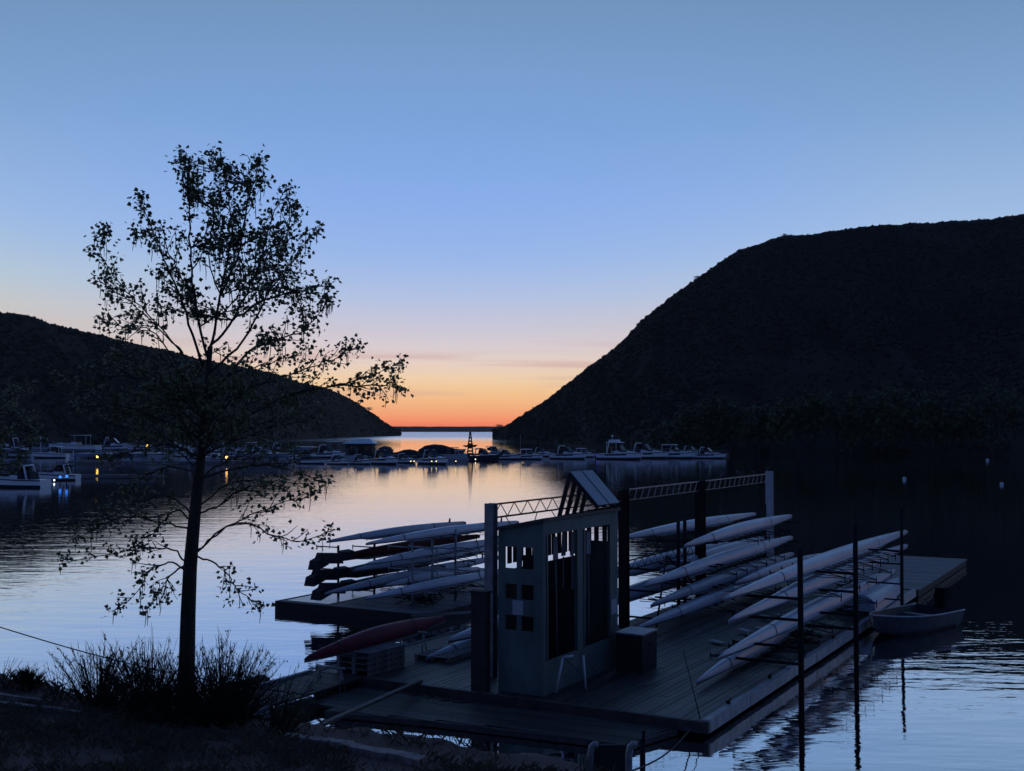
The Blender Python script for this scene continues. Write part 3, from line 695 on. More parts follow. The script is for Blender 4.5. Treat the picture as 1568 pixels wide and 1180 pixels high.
for f_ in (0.02, .34, .66, .98):
    ax = px0 + (px1 - px0) * f_; mb = MB(); bk = min(bh + .30, 11.3 + SB - .05)
    mb.beam(S_(ax, bl, zl - .03), S_(ax, bh, zh - .03), .05, .08); mb.beam(S_(ax, bh, zh - .03), S_(ax, bk, oz + rz(bk)), .05, .09); mb.beam(S_(ax, bk, oz + .02 + rz(bk)), S_(ax, bl, oz + .02), .05, .05)
    mb.build('frame', M_dark(), sp_)
# lockers beside the shed
def locker(a0, a1, b0, b1, h, label, m_, lidm):
    o = empty('storage_locker', P((a0 + a1) / 2, (b0 + b1) / 2, DZ), ROT, label, 'locker')
    mb = MB(); mb.box((0, 0, h / 2), (a1 - a0, b1 - b0, h)); mb.build('body', m_, o)
    mb = MB(); mb.box((0, 0, h + .022), (a1 - a0 + .06, b1 - b0 + .06, .04)); mb.build('lid', lidm, o)
    mb = MB(); mb.box((0, -(b1 - b0) / 2 - .012, h * .7), (.12, .02, .04)); mb.build('handle', M_steel(), o); return o
zbx = ona(735, 908, 20.95)[1] - DZ
locker(20.95, 21.13, ona(744, 1050, 20.95)[0], ona(721, 1050, 20.95)[0], zbx, 'tall narrow dark locker just left of the oar shed', mat('dark_locker', (.035, .03, .035), .7), M_dark())
a0, z0 = onb(940, 962, 10.7); locker(24.35, 25.2, 10.45, 11.1, .82, 'low dark locker with a paler lid standing right of the oar shed', mat('dark_locker', (.035, .03, .035)), M_galv())
# folded boat slings leaning in front of the shed
sl = empty('boat_sling', P(21.9, 10.85, DZ), ROT, 'white tubular folding boat stand in front of the shed', 'boat stand')
def gp(px, py, z): p = at(px, py, z); return Vector(((p - P(21.9, 10.85, 0)).dot(A), (p - P(21.9, 10.85, 0)).dot(B), z - DZ))
def vp(px, py, px2, py2, hh):
    """point hh above the deck over pixel column of a deck point"""
    g = at(px2, py2, DZ); d = ray(px, py); s_ = g.y / d.y; z = CZ + d.z * s_; p = Vector((d.x * s_, g.y, z)); r = p - P(21.9, 10.85, 0); return Vector((r.dot(A), r.dot(B), z - DZ))
for (tp, ft) in (((862, 1006), (851, 1061)), ((893, 1003), (897, 1055))):
    mb = MB(); mb.tube([vp(*ft, *ft, 0), vp(*tp, *ft, 0)], .026, 8); mb.build('leg', mat('white_tube', (.7, .72, .76), .4, .05), sl)
for (tp, ft) in (((893, 1003), (920, 1036)), ((862, 1006), (905, 1041))):
    mb = MB(); top = vp(*tp, *((851, 1061) if tp[0] == 862 else (897, 1055)), 0); mb.tube([vp(*ft, *ft, 0), top], .016, 8); mb.build('leg', mat('grey_tube', (.12, .13, .15), .4, .05), sl)
mb = MB(); mb.tube([vp(862, 1006, 851, 1061, 0), vp(878, 1004, 855, 1061, 0)], .026, 8); mb.build('top_bar', mat('white_tube', (.7, .72, .76)), sl)

# ================================================================== GANTRY: posts and trusses
GB = 13.25
ga = empty('steel_gantry', P(22, GB, DZ), 0, 'tall steel gantry of posts and lattice trusses standing over the dock beside the shed', 'gantry')
bpy.context.view_layer.update()
def g_build(mb, nm, m_): return reroot(mb.build(nm, m_), ga)
a1g, zt1 = onb(752, 771, GB); a2g, zt2 = onb(955, 751, GB); a3g, zt3 = onb(1072, 736, GB); a4g, zt4 = onb(1178, 726, GB)
print('gantry', a1g, zt1, a2g, zt2, a3g, zt3, a4g, zt4)
ZT = (zt1 + zt2) / 2
def hbeam(mb, a_, b_, z0, z1, w):
    mb.box(P(a_ - w * .42, b_, (z0 + z1) / 2), (w * .14, w, z1 - z0), 0, Matrix.Rotation(ROT, 3, 'Z')); mb.box(P(a_ + w * .42, b_, (z0 + z1) / 2), (w * .14, w, z1 - z0), 0, Matrix.Rotation(ROT, 3, 'Z')); mb.box(P(a_, b_, (z0 + z1) / 2), (w * .7, w * .2, z1 - z0), 0, Matrix.Rotation(ROT, 3, 'Z'))
mb = MB(); hbeam(mb, a1g, GB, -.5, ZT + .03, .22); g_build(mb, 'post', M_galv())
mb = MB(); hbeam(mb, a2g, GB, -.5, ZT + .03, .24); g_build(mb, 'post', M_steel())
mb = MB(); hbeam(mb, a3g, GB, -.5, ZT + .03, .28); g_build(mb, 'post', M_steel())
mb = MB(); hbeam(mb, a4g, GB, -.5, ZT + .1, .24); g_build(mb, 'post', mat('pale_post', (.5, .52, .55), .5, .1))
def fringe(p, q_, h, n_, r):
    mb = MB(); p = Vector(p); q_ = Vector(q_); mb.beam(p, q_, r * 2.4, r * 2.4); dv = (q_ - p) / n_
    for i in range(n_): u = p + dv * (i + .7); mb.tube([u, u - dv * .45 - Vector((0, 0, h))], r * .8, 5)
    mb.beam(p - Vector((0, 0, h)), q_ - Vector((0, 0, h)), r, r); return mb
def truss(p, q_, h, n_, r, sideways=False):
    mb = MB(); p = Vector(p); q_ = Vector(q_); dn = Vector((0, 0, -h)); mb.beam(p, q_, r * 2.2, r * 2.2); mb.beam(p + dn, q_ + dn, r * 2.2, r * 2.2)
    for i in range(n_):
        f0, f1, f2 = i / n_, (i + .5) / n_, (i + 1) / n_
        mb.tube([p.lerp(q_, f0) + dn, p.lerp(q_, f1)], r * .7, 5); mb.tube([p.lerp(q_, f1), p.lerp(q_, f2) + dn], r * .7, 5)
    return mb
HT = .30
g_build(truss(P(a1g + .1, GB, ZT), P(a2g - .12, GB, ZT), HT, 11, .017), 'truss', M_rust())
g_build(fringe(P(a2g + .12, GB, ZT), P(a3g - .14, GB, ZT), HT, 12, .014), 'truss', M_galv())
g_build(fringe(P(a3g + .14, GB, ZT), P(a4g - .2, GB, ZT), HT, 14, .014), 'truss', M_galv())
for f0, f1 in ((.09, .16), (.30, .26), (.40, .48)): pa = P(a1g, GB, ZT - HT).lerp(P(a2g, GB, ZT - HT), f0); pb = P(a1g, GB, ZT - HT - .45).lerp(P(a2g, GB, ZT - HT - .45), f1); mb = MB(); mb.tube([pa, pb], .012, 5); g_build(mb, 'hanger', M_rust())

# birds on the lattice
for i, (px, py) in enumerate(((1105, 729), (1132, 727), (1152, 726), (1177, 722))):
    a_, z_ = onb(px, py, GB); z_ = ZT + .035 if i < 3 else ZT + .1; o = empty('bird', P(a_, GB, z_), ROT + 1.2 * i, ['small dark bird perched on the far lattice beam, leftmost of the flock', 'small dark bird perched on the far lattice beam, second from the left', 'small dark bird perched on the far lattice beam beside the pale post', 'small bird perched on top of the far pale gantry post'][i], 'bird')
    mb = MB(); prof = [(-.17, .035, .008), (-.10, .06, .02), (-.02, .085, .05), (.05, .115, .052), (.09, .155, .032), (.115, .185, .034), (.145, .187, .024), (.18, .18, .004)]
    mb.loft([[Vector((x, r * math.cos(2 * PI * k / 10), z + r * math.sin(2 * PI * k / 10))) for k in range(10)] for x, z, r in prof], True, 0, True, True)
    for s_ in (-1, 1): mb.tube([(.02, s_ * .018, 0), (.02, s_ * .018, .06)], .006, 5)
    mb.build('body', mat('feather', (.06, .06, .065), .8, .3, 20), o)

# ================================================================== ROWING SHELLS
SH_N = [0]
def shell(a0, a1, b, z0, z1, wid, dep, m_, label, riggers=4, fin=True, straps=True, side=0, coam=True, group=None, clutter=True):
    wid *= .80; dep *= .88; Ln = math.hypot(a1 - a0, z1 - z0); o = empty('rowing_shell', P((a0 + a1) / 2, b, (z0 + z1) / 2), 0, label, 'rowing shell', group)
    o.rotation_euler = (0, -math.atan2(z1 - z0, a1 - a0), ROT)
    NS = 44; NK = 12; rings = []
    for i in range(NS + 1):
        t_ = i / NS; e = abs(2 * t_ - 1); w = wid / 2 * max(.02, (1 - e ** 2.1)) ** .95; d = dep * ((.16 if t_ < .5 else .34) + (.84 if t_ < .5 else .66) * (1 - e ** 2.0)); lift = dep * .28 * e ** 3
        if t_ in (0, 1): w *= .6; d *= .5
        x = (t_ - .5) * Ln; rg = []
        for k in range(NK + 1):
            f_ = PI * k / NK; cs = math.cos(f_); rg.append(Vector((x, w * math.copysign(abs(cs) ** .72, cs), lift * .6 + d * math.sin(f_) ** .8 - dep * .45)))
        rg.append(Vector((x, -w * .8, lift * .3 - dep * .52 - .01))); rg.append(Vector((x, w * .8, lift * .3 - dep * .52 - .01)))
        rings.append(rg)
    wid_k = len(rings[0]); mb = MB(); mb.loft(rings, True, 0, True, True)
    for fi in range(NS * wid_k):
        if fi % wid_k >= NK: mb.m[fi] = 1; mb.smooth[fi] = False
    mb.build('hull', [m_, mat('deck_underside_shade', (.10, .11, .13), .6, .2)], o)  # downturned deck faces coloured dark to stand in for the shade beneath
    if coam:
        mb = MB(); rr_ = []
        for i in range(13):
            t_ = .22 + .56 * i / 12; e = abs(2 * t_ - 1); w = wid / 2 * (1 - e ** 2.1) * .84; x = (t_ - .5) * Ln; h = .07 if 0 < i < 12 else .02
            rr_.append([Vector((x, w, -dep * .52)), Vector((x, -w, -dep * .52)), Vector((x, -w * .92, -dep * .52 - h)), Vector((x, w * .92, -dep * .52 - h))])
        mb.loft(rr_, True, 0, False, True); mb.build('coaming', mat('coaming_grey', (.22, .24, .27), .5, .2) if m_ is not M_black() else m_, o)
    for i in range(riggers):
        t_ = .30 + .42 * (i + .5) / riggers; x = (t_ - .5) * Ln; mb = MB(); out_ = .62 if wid > .45 else .78
        sides = (1, -1) if side == 0 and wid < .45 else ((1,) if i % 2 else (-1,))
        for s_ in sides:
            w = wid / 2 * .95; tip = Vector((x, s_ * (w + out_), -dep * .5 - .10)); r = .011
            mb.tube([(x - .32, s_ * w, -dep * .5), tip], r, 5); mb.tube([(x + .30, s_ * w, -dep * .5), tip], r, 5); mb.tube([(x, s_ * w * .9, -dep * .5 - .13), tip - Vector((0, 0, .02))], r, 5)
            mb.tube([tip + Vector((0, 0, .08)), tip - Vector((0, 0, .14))], .014, 5)
        mb.build('rigger', M_steel(), o)
    if straps:
        for t_ in (.2, .72):
            x = (t_ - .5) * Ln; e = abs(2 * t_ - 1); w = wid / 2 * (1 - e ** 2.1) ** .95 + .008; d = dep * ((.16 if t_ < .5 else .34) + (.84 if t_ < .5 else .66) * (1 - e ** 2.0)) + .008; lift = dep * .28 * e ** 3; mb = MB()
            rg = []
            for k in range(15):
                f_ = PI * k / 14; cs = math.cos(f_); rg.append((w * math.copysign(abs(cs) ** .72, cs), lift * .6 + d * abs(math.sin(f_)) ** .8 - dep * .45))
            mb.loft([[Vector((x - .022, *q_)), Vector((x + .022, *q_))] for q_ in rg], False, 0, True, False); mb.build('strap', M_strap(), o)
    if fin:
        x = (.86 - .5) * Ln; mb = MB(); zt_ = dep * .42
        mb.add([(x - .10, -.006, zt_ - .1), (x + .06, -.006, zt_ - .1), (x + .05, -.006, zt_ + .10), (x - .02, -.006, zt_ + .10), (x - .10, .006, zt_ - .1), (x + .06, .006, zt_ - .1), (x + .05, .006, zt_ + .10), (x - .02, .006, zt_ + .10)], [(0, 1, 2, 3), (7, 6, 5, 4), (0, 4, 5, 1), (1, 5, 6, 2), (2, 6, 7, 3), (3, 7, 4, 0)])
        mb.build('fin', M_strap(), o)
    return o
def sh_px(p0, p1, b, *a_, **k):
    a0, z0 = onb(*p0, b); a1, z1 = onb(*p1, b); zm = (z0 + z1) / 2; dz = max(-.12, min(.12, z1 - z0)); return shell(a0, a1, b, zm - dz / 2, zm + dz / 2, *a_, **k)
Wh, Gr, Cr = M_white(), M_grey(), M_yel()
# left dock rack
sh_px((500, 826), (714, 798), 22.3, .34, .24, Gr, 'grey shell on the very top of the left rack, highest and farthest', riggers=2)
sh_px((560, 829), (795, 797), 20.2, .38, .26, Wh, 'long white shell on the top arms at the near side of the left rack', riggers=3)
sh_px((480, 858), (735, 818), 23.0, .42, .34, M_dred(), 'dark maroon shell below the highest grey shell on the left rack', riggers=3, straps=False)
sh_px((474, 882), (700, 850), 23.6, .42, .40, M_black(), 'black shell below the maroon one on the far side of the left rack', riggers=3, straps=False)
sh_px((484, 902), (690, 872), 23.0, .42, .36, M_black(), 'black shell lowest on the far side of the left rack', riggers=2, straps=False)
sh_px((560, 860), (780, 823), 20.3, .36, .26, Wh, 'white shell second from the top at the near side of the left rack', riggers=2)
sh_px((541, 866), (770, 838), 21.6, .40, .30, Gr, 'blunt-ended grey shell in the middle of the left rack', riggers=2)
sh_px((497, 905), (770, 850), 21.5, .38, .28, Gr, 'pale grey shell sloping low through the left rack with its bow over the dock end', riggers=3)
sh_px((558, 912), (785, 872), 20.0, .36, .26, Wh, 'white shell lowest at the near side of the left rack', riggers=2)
def rackpole(px, py, ptop, label, arms, dirs=(1,), al=1.1, r=.045, m_=None, group=None, b=None):
    g = at(px, py, DZ)
    if b is not None: a_ = onb(px, py, b)[0]; bq = b
    else: a_ = g.dot(A); bq = g.dot(B)
    zt_ = onb(px, ptop, bq)[1]; o = empty('rack_pole', P(a_, bq, 0), ROT, label, 'rack pole', group); o.rotation_euler.x = random.uniform(-.008, .008); o.rotation_euler.y = random.uniform(-.012, .012)
    mb = MB(); mb.tube([(0, 0, -.9 if b is not None and b < 7.5 else DZ), (0, 0, zt_)], r, 10); mb.build('pole', m_ or M_steel(), o)
    for z in arms:
        for s_ in dirs:
            mb = MB(); mb.tube([(0, 0, z), (0, s_ * al, z)], r * .55, 6); mb.tube([(0, s_ * al, z - .12), (0, s_ * al, z + .05)], r * .45, 6); mb.build('arm', m_ or M_steel(), o)
    return o
gz = M_galv()
for i, (px, py, pt) in enumerate(((632, 932, 815), (662, 926, 822), (697, 919, 810), (518, 915, 835), (573, 912, 832))):
    lab = ['galvanised rack pole nearest the viewer on the left rack', 'galvanised rack pole second from the left in the near row of the left rack', 'galvanised rack pole at the right end of the near row of the left rack', 'dark rack pole at the left end of the left rack over the water', 'dark rack pole second from the left end of the left rack'][i]
    g = at(px, py, DZ); zs_ = [onb(px, y, g.dot(B))[1] for y in (905, 872, 838)]
    rackpole(px, py, pt, lab, [z for z in zs_ if z > DZ + .1], (1, -1) if i < 3 else (1,), .9, .04, gz if i < 3 else M_steel())
for o_, w_, h_ in [(o, .46, .36) for o in COL.objects if o.get('category') == 'rowing shell' and ('maroon shell' in o['label'] or o['label'].startswith('black shell'))]:
    Lh = max(v.co.x for c_ in o_.children if c_.name.startswith('hull') for v in c_.data.vertices)
    mb = MB(); mb.box((-Lh + .75, 0, 0), (1.1, w_ * .75, h_ * .9), 0, Matrix.Rotation(.1, 3, 'Y'), .8); mb.box((-Lh + .25, .03, -.10), (.55, w_ * .9, h_ * .75), 0, Matrix.Rotation(-.25, 3, 'Y'), .7); mb.box((-Lh + 1.6, 0, .05), (.7, w_ * .6, h_ * .6), 0, Matrix.Rotation(.2, 3, 'X'), .8)
    mb.build('wrapped_end', M_strap(), o_)
# shells on the middle rack right of the shed
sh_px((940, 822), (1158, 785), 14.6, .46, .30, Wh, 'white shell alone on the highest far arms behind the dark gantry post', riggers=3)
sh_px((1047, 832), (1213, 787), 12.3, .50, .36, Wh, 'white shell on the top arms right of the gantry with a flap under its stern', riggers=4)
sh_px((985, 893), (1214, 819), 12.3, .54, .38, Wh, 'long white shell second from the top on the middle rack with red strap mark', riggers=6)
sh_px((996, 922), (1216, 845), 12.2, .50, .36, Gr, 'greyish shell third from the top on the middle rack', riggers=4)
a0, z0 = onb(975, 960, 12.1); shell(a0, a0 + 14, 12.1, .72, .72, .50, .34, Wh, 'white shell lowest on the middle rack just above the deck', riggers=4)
shell(28.4, 40.5, 13.9, 1.72, 1.72, .5, .4, Gr, 'grey shell behind the dark gantry post at mid height', riggers=4)
shell(27.6, 39.0, 13.9, 1.02, 1.02, .5, .4, Gr, 'grey shell behind the dark gantry post close above the deck', riggers=3)
for i, (px, a_) in enumerate(((1039, 33.8), (1049, 34.4), (1173, 46.0))):
    gb_ = 13.1; a_q = onb(px, 900, gb_)[0]
    o = empty('rack_pole', P(a_q, gb_, 0), ROT, ['dark rack pole left of the close pair in the middle rack', 'dark rack pole right of the close pair in the middle rack', 'slim rack pole under the far pale gantry post'][i], 'rack pole')
    mb = MB(); mb.tube([(0, 0, -.3), (0, 0, 3.0)], .06 if i < 2 else .035, 8); mb.build('pole', M_steel(), o)
    for z in (.55, 1.08, 1.68, 2.38):
        mb = MB(); mb.tube([(0, -1.25, z), (0, 1.0, z)], .028, 6); mb.build('arm', M_steel(), o)
# arms fixed to the dark gantry post and a low lattice with raking props
mb = truss(P(a2g + .1, 13.5, 2.05), P(a3g, 13.5, 2.05), .26, 12, .014); g_build(mb, 'truss', M_steel())
mb = MB()
for z in (.62, 1.35, 1.95): mb.tube([P(a2g, 12.2, z), P(a2g, 14.3, z)], .03, 6)
mb.tube([P(a2g + .5, 12.5, DZ), P(a2g + 3.0, 13.2, 2.0)], .03, 6); mb.tube([P(a2g + 3.6, 12.6, DZ + .9), P(a2g + 3.0, 13.2, 2.0)], .03, 6); g_build(mb, 'arm', M_steel())
# right edge rack
sh_px((1108, 907), (1390, 813), 8.35, .56, .35, Wh, 'longest white shell on the top arms of the right edge rack', riggers=8)
sh_px((1115, 941), (1390, 834), 8.3, .58, .38, Wh, 'white shell second from the top on the right edge rack', riggers=8)
sh_px((1100, 1000), (1372, 870), 8.3, .58, .38, Wh, 'white shell third from the top on the right edge rack', riggers=6)
a0, z0 = onb(1066, 1045, 8.75); shell(a0, a0 + 9.5, 8.75, DZ + .26, DZ + .40, .46, .34, Wh, 'short white shell lowest on the right edge rack with its bow on the deck', riggers=3, fin=False)
for i, (px, py, pt, lab) in enumerate(((1227, 1040, 838, 'black piling pole nearest the viewer at the right edge of the dock'), (1311, 975, 800, 'black piling pole in the middle of the right edge of the dock'), (1381, 918, 778, 'thin dark piling pole farthest along the right edge of the dock'))):
    rackpole(px, py, pt, lab, (.62, .98, 1.58, 2.05) if i < 2 else (.62, 1.1, 1.7, 2.1), (1,), 1.55, .065 if i < 2 else .05, M_steel(), None, 7.15)
sh_px((1196, 903), (1304, 872), 9.7, .46, .34, Wh, 'short-looking white hull ending between the two nearer black pilings', riggers=3)
sh_px((1160, 925), (1290, 868), 9.9, .46, .34, Gr, 'grey hull low behind the second tier of the right edge rack', riggers=3)
sh_px((1010, 872), (1180, 818), 13.4, .44, .32, Wh, 'slim white hull seen behind the gap between the top two middle shells', riggers=3)
sh_px((1125, 888), (1262, 848), 11.2, .44, .32, Gr, 'grey hull in the gap between the middle rack and the right edge rack', riggers=2)
for o_ in COL.objects:
    if o_.get('label', '').endswith('with red strap mark'):
        st_ = [c_ for c_ in o_.children if c_.name.startswith('strap')]; st_[0].data.materials[0] = mat('red_webbing', (.45, .05, .03), .7, .1)
# thin white pole lying at the rack top, loose oars on the deck under the rack
def bare_oar(p, q_, label):
    p = Vector(p); q_ = Vector(q_); o = empty('oar', p, 0, label, 'oar'); v = q_ - p; mb = MB(); mb.tube([(0, 0, 0), v * .82], [.02, .024], 7); mb.build('shaft', mat('oar_shaft', (.05, .05, .055)), o)
    mb = MB(); mb.beam(v * .82, v, .2, .02); mb.build('blade', mat('oar_blade', (.25, .27, .3)), o)
for i in range(7):
    a_ = 27.5 + i * 1.25; bare_oar(P(a_, 7.95 + .1 * (i % 3), DZ + .03 + .04 * (i % 2)), P(a_ + 1.2 + .5 * (i % 2), 10.4 - .2 * (i % 3), DZ + .06 + .05 * (i % 2)), ['oar lying on the deck nearest the viewer beneath the right rack', 'second loose oar from the viewer on the deck beneath the right rack', 'third loose oar from the viewer on the deck beneath the right rack', 'middle loose oar of seven on the deck beneath the right rack', 'fifth loose oar from the viewer on the deck beneath the right rack', 'sixth loose oar from the viewer on the deck beneath the right rack', 'loose oar farthest from the viewer on the deck beneath the right rack'][i])
# upturned dinghy near the far pole
def dinghy():
    a0, z0 = onb(1316, 930, 8.1); a1, z1 = onb(1378, 903, 8.1); o = empty('upturned_dinghy', P((a0 + a1) / 2, 8.15, DZ), ROT, 'white dinghy turned keel up on the deck under the right rack', 'dinghy')
    Ln = a1 - a0; rings = []
    for i in range(17):
        t_ = i / 16; w = .52 * (1 - max(0, (t_ - .25)) ** 2 * 1.55) if t_ > .25 else .52; w = max(w * (1 if t_ < .95 else .55), .03); h = .50 - .16 * t_ ** 2; x = (t_ - .5) * Ln
        rings.append([Vector((x, w * math.cos(PI * k / 10) * 1, .10 + h * math.sin(PI * k / 10) ** .6)) for k in range(11)])
    mb = MB(); mb.loft(rings, False, 0, True, False); n0 = len(mb.v); mb.add([rings[0][k] for k in range(11)], [tuple(range(11))]); mb.build('hull', Wh, o)
    mb = MB(); mb.tube([r[0] for r in rings], .02, 5); mb.tube([r[-1] for r in rings], .02, 5); mb.build('gunwale', Gr, o)
    mb = MB(); mb.box((-Ln * .25, 0, .05), (.1, .9, .1)); mb.box((Ln * .2, 0, .05), (.1, .8, .1)); mb.build('chock', M_wood(), o)
dinghy()
def rigger_pile(a_, b_, label, n_):
    mb = MB(); last = P(a_, b_, DZ + .02)
    for i in range(n_):
        p = P(a_ + random.uniform(-.7, .7), b_ + random.uniform(-.5, .5), DZ + random.uniform(.02, .35)); q_ = P(a_ + random.uniform(-.9, .9), b_ + random.uniform(-.6, .6), DZ + random.uniform(.02, .4)); mb.tube([last, p, q_], .014, 5); last = q_
    tag(mb.build('rigger_pile', M_steel()), label, 'riggers')
rigger_pile(30.6, 20.6, 'tangle of dark metal riggers on the deck below the left rack', 22)
rigger_pile(33.6, 21.2, 'smaller tangle of riggers farther back below the left rack', 14)
rigger_pile(30.0, 8.6, 'tangle of riggers on the deck between the first two black pilings', 18)
rigger_pile(34.4, 8.6, 'tangle of riggers on the deck right of the middle black piling', 16)
# red shell and small things on the left part of the dock
sh_px((466, 1003), (682, 943), 16.2, .46, .40, M_red(), 'dark red shell resting bow out over the left edge of the dock', riggers=0, fin=False)
for i, (a_, lab) in enumerate(((20.4, 'low trestle under the bow of the red shell'), (23.6, 'low trestle under the stern of the red shell'))):
    o = empty('trestle', P(a_, 16.2, DZ if i else 0), ROT, lab, 'trestle'); hz = .55
    for s_ in (-1, 1):
        for y_ in (-.35, .35): mb = MB(); mb.tube([(s_ * .12, y_, 0 if i else -.1), (0, y_ * .85, hz)], .02, 6); mb.build('leg', M_galv(), o)
    mb = MB(); mb.tube([(0, -.4, hz), (0, .4, hz)], .03, 6); mb.build('top_bar', M_galv(), o)
shell(23.4, 30.0, 15.05, .84, .86, .5, .36, Wh, 'short white shell on low supports just left of the tall dark locker', riggers=4, fin=False)
shell(22.9, 28.6, 15.35, .46, .46, .5, .32, Gr, 'grey shell lying under the short white shell left of the locker', riggers=3, fin=False)
sh_px((640, 846), (780, 826), 22.0, .40, .30, Gr, 'grey hull filling the middle of the left rack near the gantry post', riggers=3)
sh_px((590, 893), (735, 868), 21.2, .38, .28, Wh, 'white hull tucked low behind the near poles of the left rack', riggers=3)
def pallet(a_, b_, z, lab, rz=0):
    o = empty('pallet', P(a_, b_, z), ROT + rz, lab, 'pallet'); mb = MB()
    for i in range(7): mb.box(((i - 3) * .19, 0, .115), (.12, 1.0, .022), 0, None)
    mb.build('slats', mat('pallet_wood', (.16, .16, .165), .8, .4, 4), o)
    mb = MB()
    for y in (-.44, 0, .44): mb.box((0, y, .055), (1.26, .09, .096))
    mb.build('bearers', mat('pallet_wood', (.16, .16, .165)), o)
g = at(565, 1034, DZ)
labs = ['bottom pallet of the stack left of the shed', 'second pallet from the bottom of the stack left of the shed', 'third pallet from the bottom of the stack left of the shed', 'top pallet of the stack left of the shed']
for i in range(4): pallet(g.dot(A) + .55, g.dot(B) + .35, DZ + .002 + i * .13, labs[i], random.uniform(-.05, .05))
pallet(23.7, 15.3, DZ + .002, 'single pallet lying behind the pallet stack')
pallet(25.4, 15.0, DZ + .002, 'single pallet under the short white shell')
# coiled rope and a rod
mb = MB(); g = at(905, 10, DZ) if False else at(660, 1068, DZ)
pts = []
for i in range(90): t_ = i / 89; pts.append(P(19.9 + .12 * math.sin(t_ * 21), 13.6 - t_ * 1.3 + .1 * math.cos(t_ * 17), DZ + .03))
mb.tube(pts, .018, 5); tag(mb.build('tangled_rope', mat('old_rope', (.04, .036, .034), .9)), 'tangled dark rope on the platform left of the shed foot', 'rope')
mb = MB(); p = at(1072, 1100, DZ); mb.tube([p, atd(1046, 995, p.y + .6)], [.012, .006], 5); tag(mb.build('thin_rod', M_steel()), 'thin dark rod leaning upright at the near right corner of the deck', 'rod')
mb = MB(); p = P(20.7, 7.9, .2); q_ = atd(968, 1180, 15.5); mb.tube([p.lerp(q_, i / 10) - Vector((0, 0, .12 * math.sin(PI * i / 10))) for i in range(11)], .014, 5); tag(mb.build('mooring_line', mat('old_rope', (.04, .036, .034))), 'mooring rope from the near right dock corner to the bent pipe', 'rope')
mb = MB(); p = at(984, 1163, 0); mb.tube([(p.x, p.y, -.5), (p.x, p.y, .35)], .05, 8); mb.tube([(p.x + .02, p.y, .25), (p.x + .02, p.y, .5)], .03, 6); tag(mb.build('steel_stake', M_steel()), 'dark steel stake standing in the water by the right bent pipe', 'stake')

# ================================================================== SKIFF
def skiff():
    bow = at(1333, 950, .50); tr_ = at(1483, 932, .52); tl = at(1396, 923, .52); tc_ = (tr_ + tl) / 2; Ln = (bow - tc_).length; ang = math.atan2(bow.y - tc_.y, bow.x - tc_.x)
    o = empty('aluminium_skiff', (tc_.x, tc_.y, 0), ang, 'grey aluminium skiff with outboard motor floating off the right edge of the dock', 'skiff')
    Wt = .78; outer = []; inner = []; n_ = 20
    for i in range(n_ + 1):
        t_ = i / n_; x = t_ * Ln; w = Wt * (1 - max(0, t_ - .3) ** 2.4 * 2.30); w = max(w, .05); top = .50 + .16 * t_ ** 3; bot = -.10 + .42 * max(0, t_ - .5) ** 1.8 * 2; rk = .55 * max(0, t_ - .55) ** 1.5 * 2
        ml = max(.16, bot + .1); outer.append([Vector((x, -w, top)), Vector((x - rk * .5, -w * .9, ml)), Vector((x - rk, -w * .62, bot + .02)), Vector((x - rk, 0, bot)), Vector((x - rk, w * .62, bot + .02)), Vector((x - rk * .5, w * .9, ml)), Vector((x, w, top))])
        k = .955; inner.append([Vector((x - .02, -w * k, top)), Vector((x - .02 - rk * .5, -w * .86, ml + .02)), Vector((x - .03 - rk, -w * .58, bot + .06)), Vector((x - .03 - rk, 0, bot + .05)), Vector((x - .03 - rk, w * .58, bot + .06)), Vector((x - .02 - rk * .5, w * .86, ml + .02)), Vector((x - .02, w * k, top))])
    al = mat('aluminium', (.05, .056, .066), .55, .3, 3, bump=.01)
    mb = MB(); mb.loft(outer, False, 0, True, False)
    mb.loft([list(reversed(r)) for r in inner], False, 0, True, False)
    mb.build('hull', al, o)
    mb = MB(); mb.add([outer[0][k] for k in range(7)], [tuple(range(7))]); mb.add([v + Vector((.03, 0, 0)) for v in outer[0]], [tuple(range(6, -1, -1))]); mb.build('transom', al, o)
    mb = MB(); mb.tube([r[0] for r in outer] + [r[-1] for r in reversed(outer)], .02, 6); mb.build('gunwale', mat('aluminium_rim', (.5, .52, .55), .4), o)
    for x in (.9, 2.0, 3.0):
        t_ = x / Ln
        if t_ > .9: continue
        w = Wt * (1 - max(0, t_ - .3) ** 2.4 * 2.30) * .84; mb = MB(); mb.box((x, 0, .34), (.28, w * 2, .03)); mb.box((x, 0, .2), (.2, w * 1.5, .24)); mb.build('seat', mat('seat_grey', (.12, .12, .13), .6), o)
    m = empty('outboard_motor', (-.2, .0, .36)); m.parent = o; m.scale = (1.35, 1.35, 1.25)
    mb = MB(); mb.box((0, 0, .42), (.34, .26, .26), 0, None, .8); mb.build('cowl', mat('cowl_black', (.012, .012, .014), .8, .2, spec=.1), m)
    mb = MB(); mb.box((0, 0, .0), (.12, .08, .6)); mb.box((.10, 0, .18), (.16, .2, .2)); mb.tube([(.1, 0, .35), (.5, .05, .42)], .02, 6); mb.build('shaft', mat('cowl_black', (.012, .012, .014)), m)
skiff()
